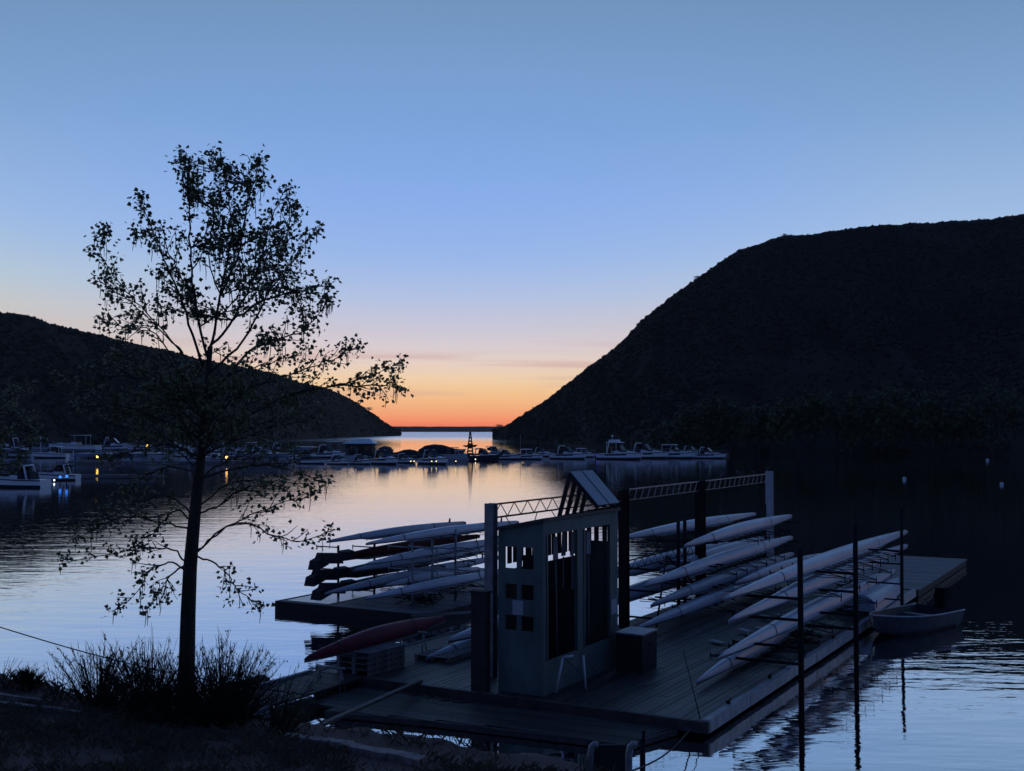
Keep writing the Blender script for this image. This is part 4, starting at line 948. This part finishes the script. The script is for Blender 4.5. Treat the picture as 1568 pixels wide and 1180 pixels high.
# buoys
for i, (px, py) in enumerate(((1385, 731), (1534, 739), (1512, 702))):
    p = at(px, py + 3, 0); s_ = 2.9 * p.y / F if i < 2 else 2.3 * p.y / F; o = empty('mooring_buoy', (p.x, p.y, 0), 0, ['round white mooring buoy nearest the dock racks on the dark water', 'round white mooring buoy at the far right of the dark water', 'small pale mooring buoy farthest away near the foot of the tall hill'][i], 'buoy')
    rings = []
    mb = MB()
    for j in range(9):
        f_ = PI * j / 8; rings.append([Vector((math.sin(f_) * s_ * math.cos(2 * PI * k / 14), math.sin(f_) * s_ * math.sin(2 * PI * k / 14), s_ * .45 - math.cos(f_) * s_)) for k in range(14)])
    mb.loft(rings, True, 0, True, False); mb.build('float', M_white(), o)
    mb = MB(); mb.tube([(0, 0, s_ * 1.4), (0, 0, s_ * 1.65)], s_ * .18, 8); mb.build('ring', M_steel(), o)

# ================================================================== MARINA
def cruiser(x, y, Ln, yaw, style, label, hullm=None, name='motor_cruiser', cat='cruiser'):
    o = empty(name, (x, y, 0), yaw, label, cat); Wd = Ln * .30 if Ln > 7 else Ln * .34; H = Ln * .10 + .15; hm = hullm or M_boat(); n_ = 16; outer = []
    for i in range(n_ + 1):
        t_ = i / n_; X = (t_ - .5) * Ln; w = Wd / 2 * (1 - max(0, t_ - .4) ** 2.2 * 3.0); w = max(w, .05); top = H * (1 + .35 * t_ ** 2); rk = Ln * .05 * t_ ** 3
        outer.append([Vector((X + rk, -w, top)), Vector((X, -w * .96, top * .30)), Vector((X - rk, -w * .8, -.1)), Vector((X - rk * 1.5, 0, -.3)), Vector((X - rk, w * .8, -.1)), Vector((X, w * .96, top * .30)), Vector((X + rk, w, top))])
    mb = MB(); mb.loft(outer, True, 0, False, True)
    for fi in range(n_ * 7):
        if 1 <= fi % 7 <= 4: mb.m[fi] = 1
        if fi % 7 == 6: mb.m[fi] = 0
    mb.build('hull', [hm, M_anti_shadow()], o)
    if style != 'cover':
        mb = MB(); rr_ = []
        for i in range(3, 12): r_ = outer[i]; rr_.append([r_[0].lerp(r_[1], .22) + Vector((0, -.02, 0)), r_[0].lerp(r_[1], .5) + Vector((0, -.02, 0))])
        mb.loft(rr_, False, 0, False, False); mb.build('hull_window', M_glass(), o)
    mb = MB(); mb.tube([r[0] + Vector((0, 0, -.1)) for r in outer] + [r[-1] + Vector((0, 0, -.1)) for r in reversed(outer)], .06, 4); mb.build('rub_rail', M_canvas(), o)
    if style in ('express', 'hardtop', 'fly', 'arch'):
        # cabin trunk forward
        mb = MB(); rr_ = []
        for t_, w_, h_ in ((.40, .80, .75), (.55, .76, .70), (.72, .58, .42), (.88, .26, .08)):
            X = (t_ - .5) * Ln; w = Wd / 2 * w_; z0 = H * (1 + .35 * t_ ** 2) - .03; h = h_ * Ln * .09; rr_.append([Vector((X, -w, z0)), Vector((X, -w * .8, z0 + h)), Vector((X, w * .8, z0 + h)), Vector((X, w, z0))])
        mb.loft(rr_, True, 0, False, True); mb.build('cabin', M_boat(), o)
        zc = H * 1.08 + .62 * Ln * .09; hw = Ln * .13 if style != 'fly' else Ln * .17
        mb = MB(); w = Wd / 2 * .72; X0 = -.03 * Ln; X1 = .10 * Ln   # raked windshield wrap
        mb.add([(X1, -w * .75, zc), (X1, w * .75, zc), (X0, w * .7, zc + hw), (X0, -w * .7, zc + hw), (X0 - .13 * Ln, w, zc), (X0 - .10 * Ln, w * .9, zc + hw), (X0 - .13 * Ln, -w, zc), (X0 - .10 * Ln, -w * .9, zc + hw)],
               [(0, 1, 2, 3), (1, 4, 5, 2), (6, 0, 3, 7)]); mb.build('windshield', M_glass(), o)
        if style in ('express', 'arch', 'fly'):
            mb = MB(); xa = -.22 * Ln; r = .07 * Ln / 8 + .04
            mb.tube([(xa - .05 * Ln, -w * 1.2, H), (xa + .01 * Ln, -w * 1.1, zc + hw * 1.15), (xa + .01 * Ln, w * 1.1, zc + hw * 1.15), (xa - .05 * Ln, w * 1.2, H)], r, 6); mb.build('radar_arch', M_boat(), o)
        if style in ('hardtop', 'fly'):
            mb = MB(); mb.box((-.13 * Ln, 0, zc + hw + .08), (.34 * Ln, Wd * .8, .12), 0, None, .94); mb.build('hardtop', M_boat(), o)
            mb = MB()
            for sx, sy in ((-.28, -1), (-.28, 1), (-.05, -1), (-.05, 1)): mb.tube([(sx * Ln, sy * Wd * .36, H), (sx * Ln, sy * Wd * .34, zc + hw + .05)], .05, 6)
            mb.build('hardtop_support', M_boat(), o)
            mb = MB(); mb.box((-.14 * Ln, 0, zc + hw * .5 - .05), (.22 * Ln, Wd * .62, hw * .8)); mb.build('side_window', M_glass(), o)
        if style == 'arch':
            mb = MB(); mb.box((-.20 * Ln, 0, H + hw * .45), (.26 * Ln, Wd * .74, hw * .9), 0, None, .8); mb.build('cockpit_canvas', M_canvas(), o)
        mb = MB(); zz = H * 1.2 + .04 * Ln
        for s_ in (-1, 1): mb.beam((.02 * Ln, s_ * Wd * .385, zz), (.20 * Ln, s_ * Wd * .335, zz), .04, .03 * Ln)
        mb.build('cabin_window', M_glass(), o)
        if style == 'express':
            mb = MB(); rr_ = [[Vector((xx * Ln, -w * 1.0, zc + hw * 1.0 + zz)), Vector((xx * Ln, 0, zc + hw * 1.2 + zz)), Vector((xx * Ln, w * 1.0, zc + hw * 1.0 + zz)), Vector((xx * Ln, 0, zc + hw * 1.12 + zz))] for xx, zz in ((-.40, -.15), (-.3, 0), (-.15, .06), (-.03, -.03))]; mb.loft(rr_, True, 0, True, True); mb.build('bimini_top', M_canvas(), o)
        if style == 'fly':
            mb = MB(); mb.box((-.15 * Ln, 0, zc + hw + .38), (.22 * Ln, Wd * .55, .48), 0, None, .85); mb.build('flybridge', M_boat(), o)
            mb = MB(); mb.tube([(-.2 * Ln, 0, zc + hw + .6), (-.2 * Ln, 0, zc + hw + 1.3)], .05, 6); mb.tube([(-.2 * Ln, 0, zc + hw + 1.25), (-.2 * Ln, 0, zc + hw + 1.5)], .25, 8); mb.build('radar_dome', M_boat(), o)
        mb = MB()                                   # bow rail
        for s_ in (-1, 1):
            pts = []
            for i in range(8, n_ + 1): r_ = outer[i][0 if s_ < 0 else -1]; pts.append(r_ + Vector((0, 0, .55)))
            mb.tube(pts, .025, 4)
            for p in pts[::2]: mb.tube([p, p - Vector((0, 0, .55))], .02, 4)
        mb.build('bow_rail', M_galv(), o)
    if style == 'cover':
        mb = MB(); rr_ = []
        for t_, h_ in ((.02, .25), (.15, .8), (.35, 1.0), (.55, .85), (.8, .25), (.97, .05)):
            X = (t_ - .5) * Ln; r_ = outer[int(t_ * n_)]; w = abs(r_[0].y); z0 = r_[0].z - .1; h = h_ * Ln * .15; rr_.append([Vector((X, -w * 1.03, z0)), Vector((X, -w * .7, z0 + h * .8)), Vector((X, 0, z0 + h)), Vector((X, w * .7, z0 + h * .8)), Vector((X, w * 1.03, z0))])
        mb.loft(rr_, True, 0, False, True); mb.build('canvas_cover', M_canvas(), o)
    if style == 'pontoon':
        pass
    return o
def pontoon(x, y, Ln, yaw, label):
    o = empty('pontoon_boat', (x, y, 0), yaw, label, 'pontoon boat'); mb = MB()
    for s_ in (-1, 1): mb.tube([(-Ln / 2, s_ * 1, .15), (Ln / 2 - .6, s_ * 1, .15), (Ln / 2, s_ * 1, .35)], [.3, .3, .08], 10)
    mb.build('float', M_galv(), o)
    mb = MB(); mb.box((0, 0, .5), (Ln * .94, 2.5, .1)); mb.build('deck', M_grey(), o)
    mb = MB()
    for s_ in (-1, 1): mb.box((0, s_ * 1.18, .92), (Ln * .86, .05, .66))
    mb.box((Ln * .43, 0, .92), (.05, 2.3, .66)); mb.box((-Ln * .43, 0, .92), (.05, 2.3, .66)); mb.build('fence_panel', M_canvasw(), o)
    mb = MB(); mb.box((-Ln * .12, 0, 2.5), (Ln * .42, 2.3, .08)); mb.build('bimini_top', M_canvas(), o)
    mb = MB()
    for sx in (-.3, .06):
        for s_ in (-1, 1): mb.tube([(sx * Ln, s_ * 1.1, .6), (sx * Ln, s_ * 1.1, 2.5)], .03, 5)
    mb.build('top_frame', M_galv(), o)
    return o
def place(px0, px1, wl, style, yaw_deg, label, hullm=None, k=1.0):
    p = at((px0 + px1) / 2, wl, 0); wpx = (px1 - px0) * p.y / F; ya = math.radians(yaw_deg); eff = abs(math.cos(ya)) + .30 * abs(math.sin(ya)); Ln = min(max(wpx / eff * k, 4.5), 14)
    if style == 'pontoon': return pontoon(p.x, p.y + .3 * Ln * abs(math.sin(ya)), Ln, ya, label)
    return cruiser(p.x, p.y + .45 * Ln * abs(math.sin(ya)), Ln, ya, style, label, hullm)
BOATS = [
    (716, 768, 704.5, 'express', -35, 'dark-hulled cruiser berthed right beside the channel tower', 'navy'),
    (753, 800, 703.5, 'arch', -30, 'white cruiser with a tall radar arch second right of the channel tower', None),
    (788, 834, 703.5, 'hardtop', -35, 'white cruiser with a low hardtop third right of the channel tower', None),
    (842, 902, 703, 'arch', -36, 'long white express cruiser with an open cockpit left of the flybridge cruiser', None),
    (876, 914, 700, 'hardtop', -40, 'small white hardtop cruiser squeezed just left of the flybridge cruiser', None),
    (916, 988, 703.5, 'fly', -34, 'tall white flybridge cruiser with a radar dome, highest boat of the row', None),
    (958, 1028, 702, 'arch', -36, 'low white cruiser just right of the flybridge cruiser', None),
    (1003, 1068, 702, 'hardtop', -34, 'white cruiser with flat hardtop on slim supports near the right end', None),
    (1062, 1114, 702, 'arch', -30, 'small white cruiser at the far right end of the boat row', None),
    (560, 616, 711, 'express', -50, 'white express cruiser with navy top in front of the marina office', None),
    (472, 532, 701, 'arch', -30, 'white cruiser with a raked arch left of the marina office', None),
    (596, 645, 700, 'cover', 160, 'boat under a black canvas cover right of the marina office', 'navy'),
    (640, 710, 698, 'cover', 0, 'long black covered cruiser with its bow against the sunset gap', 'navy'),
    (636, 692, 711, 'express', -50, 'white express cruiser with dock lights under its bow', None),
    (524, 564, 708, 'pontoon', 5, 'pale pontoon boat below the marina office', None),
    (452, 500, 710, 'cover', -20, 'low covered boat at the left end of the middle row', None),
    (440, 478, 698, 'cover', 20, 'dark covered boat half hidden behind the cottonwood leaves', 'navy'),
    (575, 603, 698, 'cover', 80, 'small covered boat tucked against the right side of the marina office', 'navy'),
    (684, 712, 706, 'pontoon', 10, 'small pontoon boat just left of the channel tower', None),
    (74, 152, 690, 'hardtop', 175, 'white cruiser at the left end of the back row, right of the pale mast', None),
    (146, 206, 689, 'arch', 5, 'white cruiser second from the left in the back row', None),
    (196, 240, 689, 'hardtop', 8, 'cruiser with bright flat hardtop beside the back yellow lamp', None),
    (238, 292, 690, 'arch', -10, 'white cruiser right of the back yellow lamp behind the tree crown', None),
    (290, 335, 691, 'express', 20, 'cruiser half hidden directly behind the tree trunk', None),
    (112, 172, 707, 'cover', 175, 'grey covered boat under the left yellow lamp', 'grey'),
    (165, 222, 707, 'cover', 5, 'grey covered boat right of the left yellow lamp', 'grey'),
    (226, 270, 707, 'pontoon', 0, 'pontoon boat on the left side behind the lower tree branches', None),
    (275, 330, 708, 'arch', 10, 'cruiser moored just left of the orange lamp', None),
    (352, 400, 708, 'express', -15, 'cruiser moored just right of the orange lamp', None),
    (396, 446, 706, 'cover', 0, 'covered boat between the orange lamp and the middle row', 'grey'),
    (735, 780, 699, 'hardtop', -40, 'cruiser roof showing behind the dark-hulled cruiser and the arch cruiser', None),
    (812, 850, 699, 'express', -38, 'navy-topped cruiser between the low hardtop and the long open cruiser', None),
    (985, 1020, 698.5, 'express', -36, 'navy-topped cruiser behind and just right of the flybridge cruiser', None),
    (1040, 1085, 698.5, 'express', -34, 'navy-topped cruiser in the back near the right end', None),
    (500, 535, 711, 'arch', -40, 'small white cruiser nearest the viewer below the boat shelter', None),
    (600, 640, 709, 'arch', -40, 'low white cruiser left of the small warm lights', None),
    (690, 722, 701, 'hardtop', -40, 'small hardtop boat just left of the channel tower base', 'navy'),
    (-20, 40, 690, 'arch', 175, 'cruiser at the far left edge of the back row', None),
    (34, 80, 689, 'cover', 175, 'covered boat beside the pale mast in the back row', 'grey'),
    (328, 372, 692, 'arch', 15, 'cruiser in the back row just right of the tree trunk', None),
    (366, 412, 692, 'hardtop', -15, 'hardtop cruiser in the back row behind the right branches', None),
    (406, 452, 693, 'arch', -20, 'cruiser at the right end of the back row near the middle marina', None),
    (318, 350, 708, 'hardtop', 10, 'small hardtop boat directly left of the orange lamp', None),
    (4, 52, 700, 'cover', 172, 'grey covered boat at the far left between the rows', 'grey'),
    (50, 104, 701, 'hardtop', 178, 'white hardtop cruiser in the middle left row below the pale mast', None),
    (222, 268, 700, 'arch', 12, 'white cruiser below the back yellow lamp, left part hidden by leaves', None),
    (262, 306, 699, 'hardtop', -12, 'hardtop cruiser left of the trunk in the middle left row', None),
    (330, 378, 700, 'arch', -16, 'white cruiser above the orange lamp', None),
    (374, 420, 701, 'express', -20, 'navy-topped cruiser in the middle row right of the trunk', None),
    (418, 462, 704, 'hardtop', -25, 'hardtop cruiser where the left docks meet the middle marina', None),
    (532, 572, 711, 'arch', -42, 'low white cruiser nosing out below the marina office', None),
    (-30, 72, 746, 'arch', 172, 'large white boat cut by the left edge of the frame', None),
    (52, 120, 735, 'express', 178, 'white cruiser with dark canvas cabin and blue stern lights', None),
]
HM = {'navy': M_canvas(), 'grey': M_grey(), None: None}
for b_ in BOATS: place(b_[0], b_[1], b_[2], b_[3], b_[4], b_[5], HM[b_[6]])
# marina docks
def mdock(x0, y0, x1, y1, w, label):
    mb = MB(); mb.beam((x0, y0, .3), (x1, y1, .3), w, .36)
    o = tag(mb.build('marina_dock', M_greyw()), label, 'dock')
p = at(445, 697); q_ = at(715, 699); mdock(p.x, p.y, q_.x, q_.y, 3, 'long marina dock in the middle behind the express cruisers')
p = at(717, 697.5); q_ = at(1115, 697.5); mdock(p.x, p.y, q_.x, q_.y, 3, 'long marina dock behind the white cruisers on the right')
p = at(-60, 691.5); q_ = at(330, 691.5); mdock(p.x, p.y, q_.x, q_.y, 2.5, 'marina dock of the back row on the left')
p = at(108, 709.5); q_ = at(440, 709.5); mdock(p.x, p.y, q_.x, q_.y, 2.2, 'marina dock under the two front lamps on the left')
p = at(100, 733); q_ = at(250, 732); mdock(p.x, p.y, q_.x, q_.y, .8, 'thin floating boom near the boat with blue lights')
# marina office
def office():
    p = at(552, 698, 0); s_ = p.y / F; o = empty('marina_office', (p.x, p.y, .3), 0, 'floating marina office with a blue metal roof and rows of windows', 'building')
    Lx = 40 * s_; Dy = 7; H = 15 * s_
    mb = MB(); mb.box((0, 0, .0), (Lx + 3, Dy + 3, .5)); mb.build('base', M_float(), o)
    mb = MB(); x0, x1 = -Lx / 2, Lx / 2; pl = 10
    mb.box((x0 + .1, 0, H / 2 + .25), (.2, Dy - .4, H)); mb.box((x1 - .1, 0, H / 2 + .25), (.2, Dy - .4, H))
    wz0, wz1 = .25 + H * .40, .25 + H * .82
    for y in (-Dy / 2 + .1, Dy / 2 - .1):
        mb.box((0, y, .25 + (wz0 - .25) / 2), (Lx, .2, wz0 - .25)); mb.box((0, y, (wz1 + H + .25) / 2), (Lx, .2, H + .25 - wz1))
        for i in range(pl + 1): mb.box((x0 + .2 + (Lx - .4) * i / pl, y, (wz0 + wz1) / 2), (.24 if i not in (4, 5) else .5, .2, wz1 - wz0))
    mb.build('wall', mat('office_wall', (.05, .04, .04), .7), o)
    mb = MB(); e = .7; zr = H + .3; rh = 7 * s_
    mb.add([(x0 - e, -Dy / 2 - e, zr), (x1 + e, -Dy / 2 - e, zr), (x1 + e - 1.5, 0, zr + rh), (x0 - e + 2.5, 0, zr + rh), (x0 - e, Dy / 2 + e, zr), (x1 + e, Dy / 2 + e, zr)], [(0, 1, 2, 3), (5, 4, 3, 2), (1, 5, 2), (4, 0, 3), (0, 4, 5, 1)])
    mb.build('roof', mat('blue_metal_roof', (.22, .32, .46), .35, .08, metal=.2), o)
office()
# lean-to roof next to it
p = at(512, 692, 0); mb = MB(); s_ = p.y / F; mb.box((p.x, p.y + 8, 15 * s_), (34 * s_, 5, .25))
for i in (-1, 0, 1):
    for j in (-1, 1): mb.tube([(p.x + i * 15 * s_, p.y + 8 + j * 2.2, 0), (p.x + i * 15 * s_, p.y + 8 + j * 2.2, 15 * s_)], .12, 6)
tag(mb.build('boat_shelter', mat('shelter_metal', (.2, .26, .34), .4)), 'flat blue-grey boat shelter roof left of the marina office', 'shelter')
for px0, px1, wl, hp, lab in ((108, 172, 708, 13, 'dark flat-roofed covered dock beside the left yellow lamp'), (176, 232, 707, 12, 'dark flat-roofed covered dock below the back yellow lamp'), (356, 438, 709, 14, 'flat-roofed covered dock right of the orange lamp'), (446, 476, 700, 15, 'low covered dock at the left end of the middle marina')):
    p = at((px0 + px1) / 2, wl, 0); s_ = p.y / F; w_ = (px1 - px0) * s_; o = empty('covered_dock', (p.x, p.y + 5, 0), 0, lab, 'covered dock')
    mb = MB(); mb.box((0, 0, hp * s_), (w_, 7, .18)); mb.box((0, -3.4, hp * s_ - .3), (w_, .1, .4)); mb.build('roof', mat('shelter_metal', (.2, .26, .34)), o)
    for i in range(4):
        for y_ in (-3.2, 3.2): mb = MB(); mb.tube([((i / 3 - .5) * (w_ - .4), y_, 0), ((i / 3 - .5) * (w_ - .4), y_, hp * s_)], .1, 6); mb.build('post', M_steel(), o)
    mb = MB(); mb.box((0, 0, .25), (w_, 7.2, .35)); mb.build('deck', M_greyw(), o)
# channel tower
p = at(720, 703, 0); s_ = p.y / F; o = empty('channel_tower', (p.x, p.y, 0), 0, 'dark tapering steel tower silhouetted in the sunset gap', 'tower'); mb = MB(); H = 42 * s_
for i, j in ((-1, -1), (1, -1), (1, 1), (-1, 1)): mb.beam((i * 5 * s_, j * 5 * s_, 0), (i * .6 * s_, j * .6 * s_, H), .16, .16)
for f_ in (.1, .2, .3, .42, .54, .66, .78, .9):
    r = (5 * (1 - f_) + .6 * f_) * s_; mb.box((0, 0, H * f_), (2 * r + .1, 2 * r + .1, H * .055))
mb.build('lattice', M_dark(), o)
mb = MB(); mb.box((0, 0, 20 * s_), (17 * s_, 7 * s_, .35)); mb.box((0, 0, 22.5 * s_), (8 * s_, 5 * s_, 4 * s_)); mb.tube([(-11 * s_, 0, 20.5 * s_), (11 * s_, 0, 21.5 * s_)], .12, 6); mb.build('platform', M_dark(), o)
# masts
for px, y0, y1, lab in ((62, 697, 668, 'pale upright mast above the boats at the far left'), (112, 706, 690, 'short pale post beside the left yellow lamp'), (797, 700, 665, 'thin mast above the arch cruiser right of the tower')):
    p = at(px, y0, 0); mb = MB(); s_ = p.y / F; mb.tube([(p.x, p.y, 0), (p.x, p.y, (y0 - y1) * s_)], .09 if px != 797 else .05, 6); tag(mb.build('mast', M_galv() if px == 797 else M_white()), lab, 'mast')
# lamps
def lamp(px, py, wl, col, s, label, r=.16, pw=60):
    p = at(px, wl, 0); z = (wl - py) * p.y / F; o = empty('dock_lamp', (p.x, p.y, 0), 0, label, 'lamp'); mb = MB(); mb.tube([(0, 0, 0), (0, 0, z - r)], .05, 6); mb.box((0, 0, z + r + .05), (r * 2, r * 2, .08)); mb.build('post', M_steel(), o)
    mb = MB(); rings = [[Vector((math.sin(PI * j / 6) * r * math.cos(2 * PI * k / 10), math.sin(PI * j / 6) * r * math.sin(2 * PI * k / 10), z - math.cos(PI * j / 6) * r)) for k in range(10)] for j in range(7)]
    mb.loft(rings, True, 0, True, False); mb.build('globe', mat('lamp_glow_' + str(px), col, .5, emit=(col, s)), o)
yel = (1, .62, .12)
lamp(149, 699, 711, yel, 5, 'yellow dock lamp at the left, reflected in the dark water', .20)
lamp(225, 682, 692, yel, 4, 'yellow dock lamp on the back row beside the bright hardtop', .26)
lamp(347, 700, 711, (1, .5, .16), 5, 'orange dock lamp seen right of the tree trunk', .20)
for i, px in enumerate((629, 661, 668, 634, 698)):
    lamp(px, 706, 712, (1, .78, .3), 2.5, ['leftmost small warm light at the waterline left of the lit cruiser', 'small warm light under the bow of the lit cruiser', 'small warm light just right of the lit cruiser bow', 'second small warm light left of the lit cruiser', 'small warm light beside the pontoon boat near the tower'][i], .09)
lamp(83, 735, 738, (.8, .9, 1), 2.5, 'small white light on the dock at the stern of the blue-lit cruiser', .10)
lamp(92, 730, 741, (.05, .25, 1), 1.3, 'left blue light at the stern of the cruiser', .16)
lamp(102, 729, 741, (.05, .25, 1), 1.3, 'right blue light at the stern of the cruiser', .16)
lamp(915, 697, 702, (.08, .05, 1), 1.2, 'dim violet light beside the flybridge cruiser', .25)
lamp(728, 703, 706, (1, .9, .6), 4, 'small pale light below the dark-hulled cruiser', .09)

# ================================================================== TREES AT THE FOOT OF THE RIGHT HILL
M_tl = mat('willow_leaf', (.045, .062, .028), .8, .3, .5, col2=(.08, .10, .045))
def bigtree(px, base, top, w, label, group):
    p = at(px, base, 0); s_ = p.y / F; H = (base - top) * s_; R_ = w / 2 * s_; o = empty('shore_tree', (p.x, p.y + 10, 0), 0, label, 'tree', group); mb = MB(); mb.tube([(0, 0, -1), (.2, 0, H * .4), (0, 0, H * .8)], [.35, .25, .06], 7)
    lm = MB()
    for k in range(14):
        a_ = random.random() * 2 * PI; e = Vector((math.cos(a_) * R_ * .7, math.sin(a_) * R_ * .5, H * random.uniform(.35, .9))); mb.tube([(.1, 0, H * random.uniform(.15, .45)), e], [.12, .03], 5)
        for _ in range(110):
            c_ = e + Vector((random.gauss(0, R_ * .22), random.gauss(0, R_ * .22), random.gauss(0, H * .10)))
            leaf(lm, c_, 1.0)
    mb.build('trunk', M_bark(), o); lm.build('crown', M_tl, o)
for i, (px, ba, tp, w) in enumerate(((1045, 694, 636, 70), (1085, 694, 622, 70), (1130, 695, 612, 90), (1175, 696, 625, 70), (1240, 697, 604, 90), (1300, 697, 606, 100), (1360, 697, 600, 100), (1420, 698, 596, 110), (1490, 698, 610, 90), (1555, 698, 590, 110))):
    bigtree(px, ba, tp, w, ['dim green shore tree nearest the end of the boat row', 'dim green shore tree second from the end of the boat row', 'broad dim shore tree beyond the far pale gantry post', 'smaller dim shore tree right of the far pale gantry post', 'dim shore tree above the tip of the top middle shell', 'dim shore tree above the nearest black piling pole', 'dim shore tree above the thin far piling pole', 'widest dim shore tree right of the thin far piling pole', 'lower dim shore tree behind the small far buoy', 'tall dim shore tree at the right edge of the frame'][i], 'trees along the foot of the tall hill')
# small trees on the hill skylines
def tiny(px, py, hp, dist, label):
    p = atd(px, py, dist); s_ = dist / F; o = empty('skyline_tree', (p.x, p.y, p.z - .5), 0, label, 'tree'); mb = MB(); mb.tube([(0, 0, -1), (0, 0, hp * s_ * .7)], [.3, .12], 5); mb.build('trunk', M_bark(), o); lm = MB()
    for _ in range(260): leaf(lm, Vector((random.gauss(0, hp * s_ * .45), random.gauss(0, hp * s_ * .3), hp * s_ * random.uniform(.45, 1.1))), hp * s_ * .16)
    lm.build('crown', M_tl, o)
tiny(765, 656, 7, 640, 'tiny flat-topped tree at the low tip of the tall hill')
tiny(565, 629, 6, 900, 'tiny tree on the falling skyline of the left hill')
tiny(1068, 427, 6, 500, 'tiny round tree on the steep skyline of the tall hill')
tiny(1202, 361, 5, 440, 'tiny tree on the shoulder of the tall hill')

# ================================================================== HAZE
hz_m = bpy.data.materials.new('haze'); hz_m.use_nodes = True; t = hz_m.node_tree; t.nodes.remove(t.nodes['Principled BSDF'])
pv = t.nodes.new('ShaderNodeVolumePrincipled'); pv.inputs['Color'].default_value = (.93, .95, .98, 1); pv.inputs['Density'].default_value = .00005; pv.inputs['Anisotropy'].default_value = .55
t.links.new(pv.outputs[0], t.nodes['Material Output'].inputs['Volume'])
mb = MB(); mb.box((0, 1640, 149), (5600, 3500, 303)); tag(mb.build('haze', hz_m), 'thin evening haze over the lake', 'haze', kind='stuff')
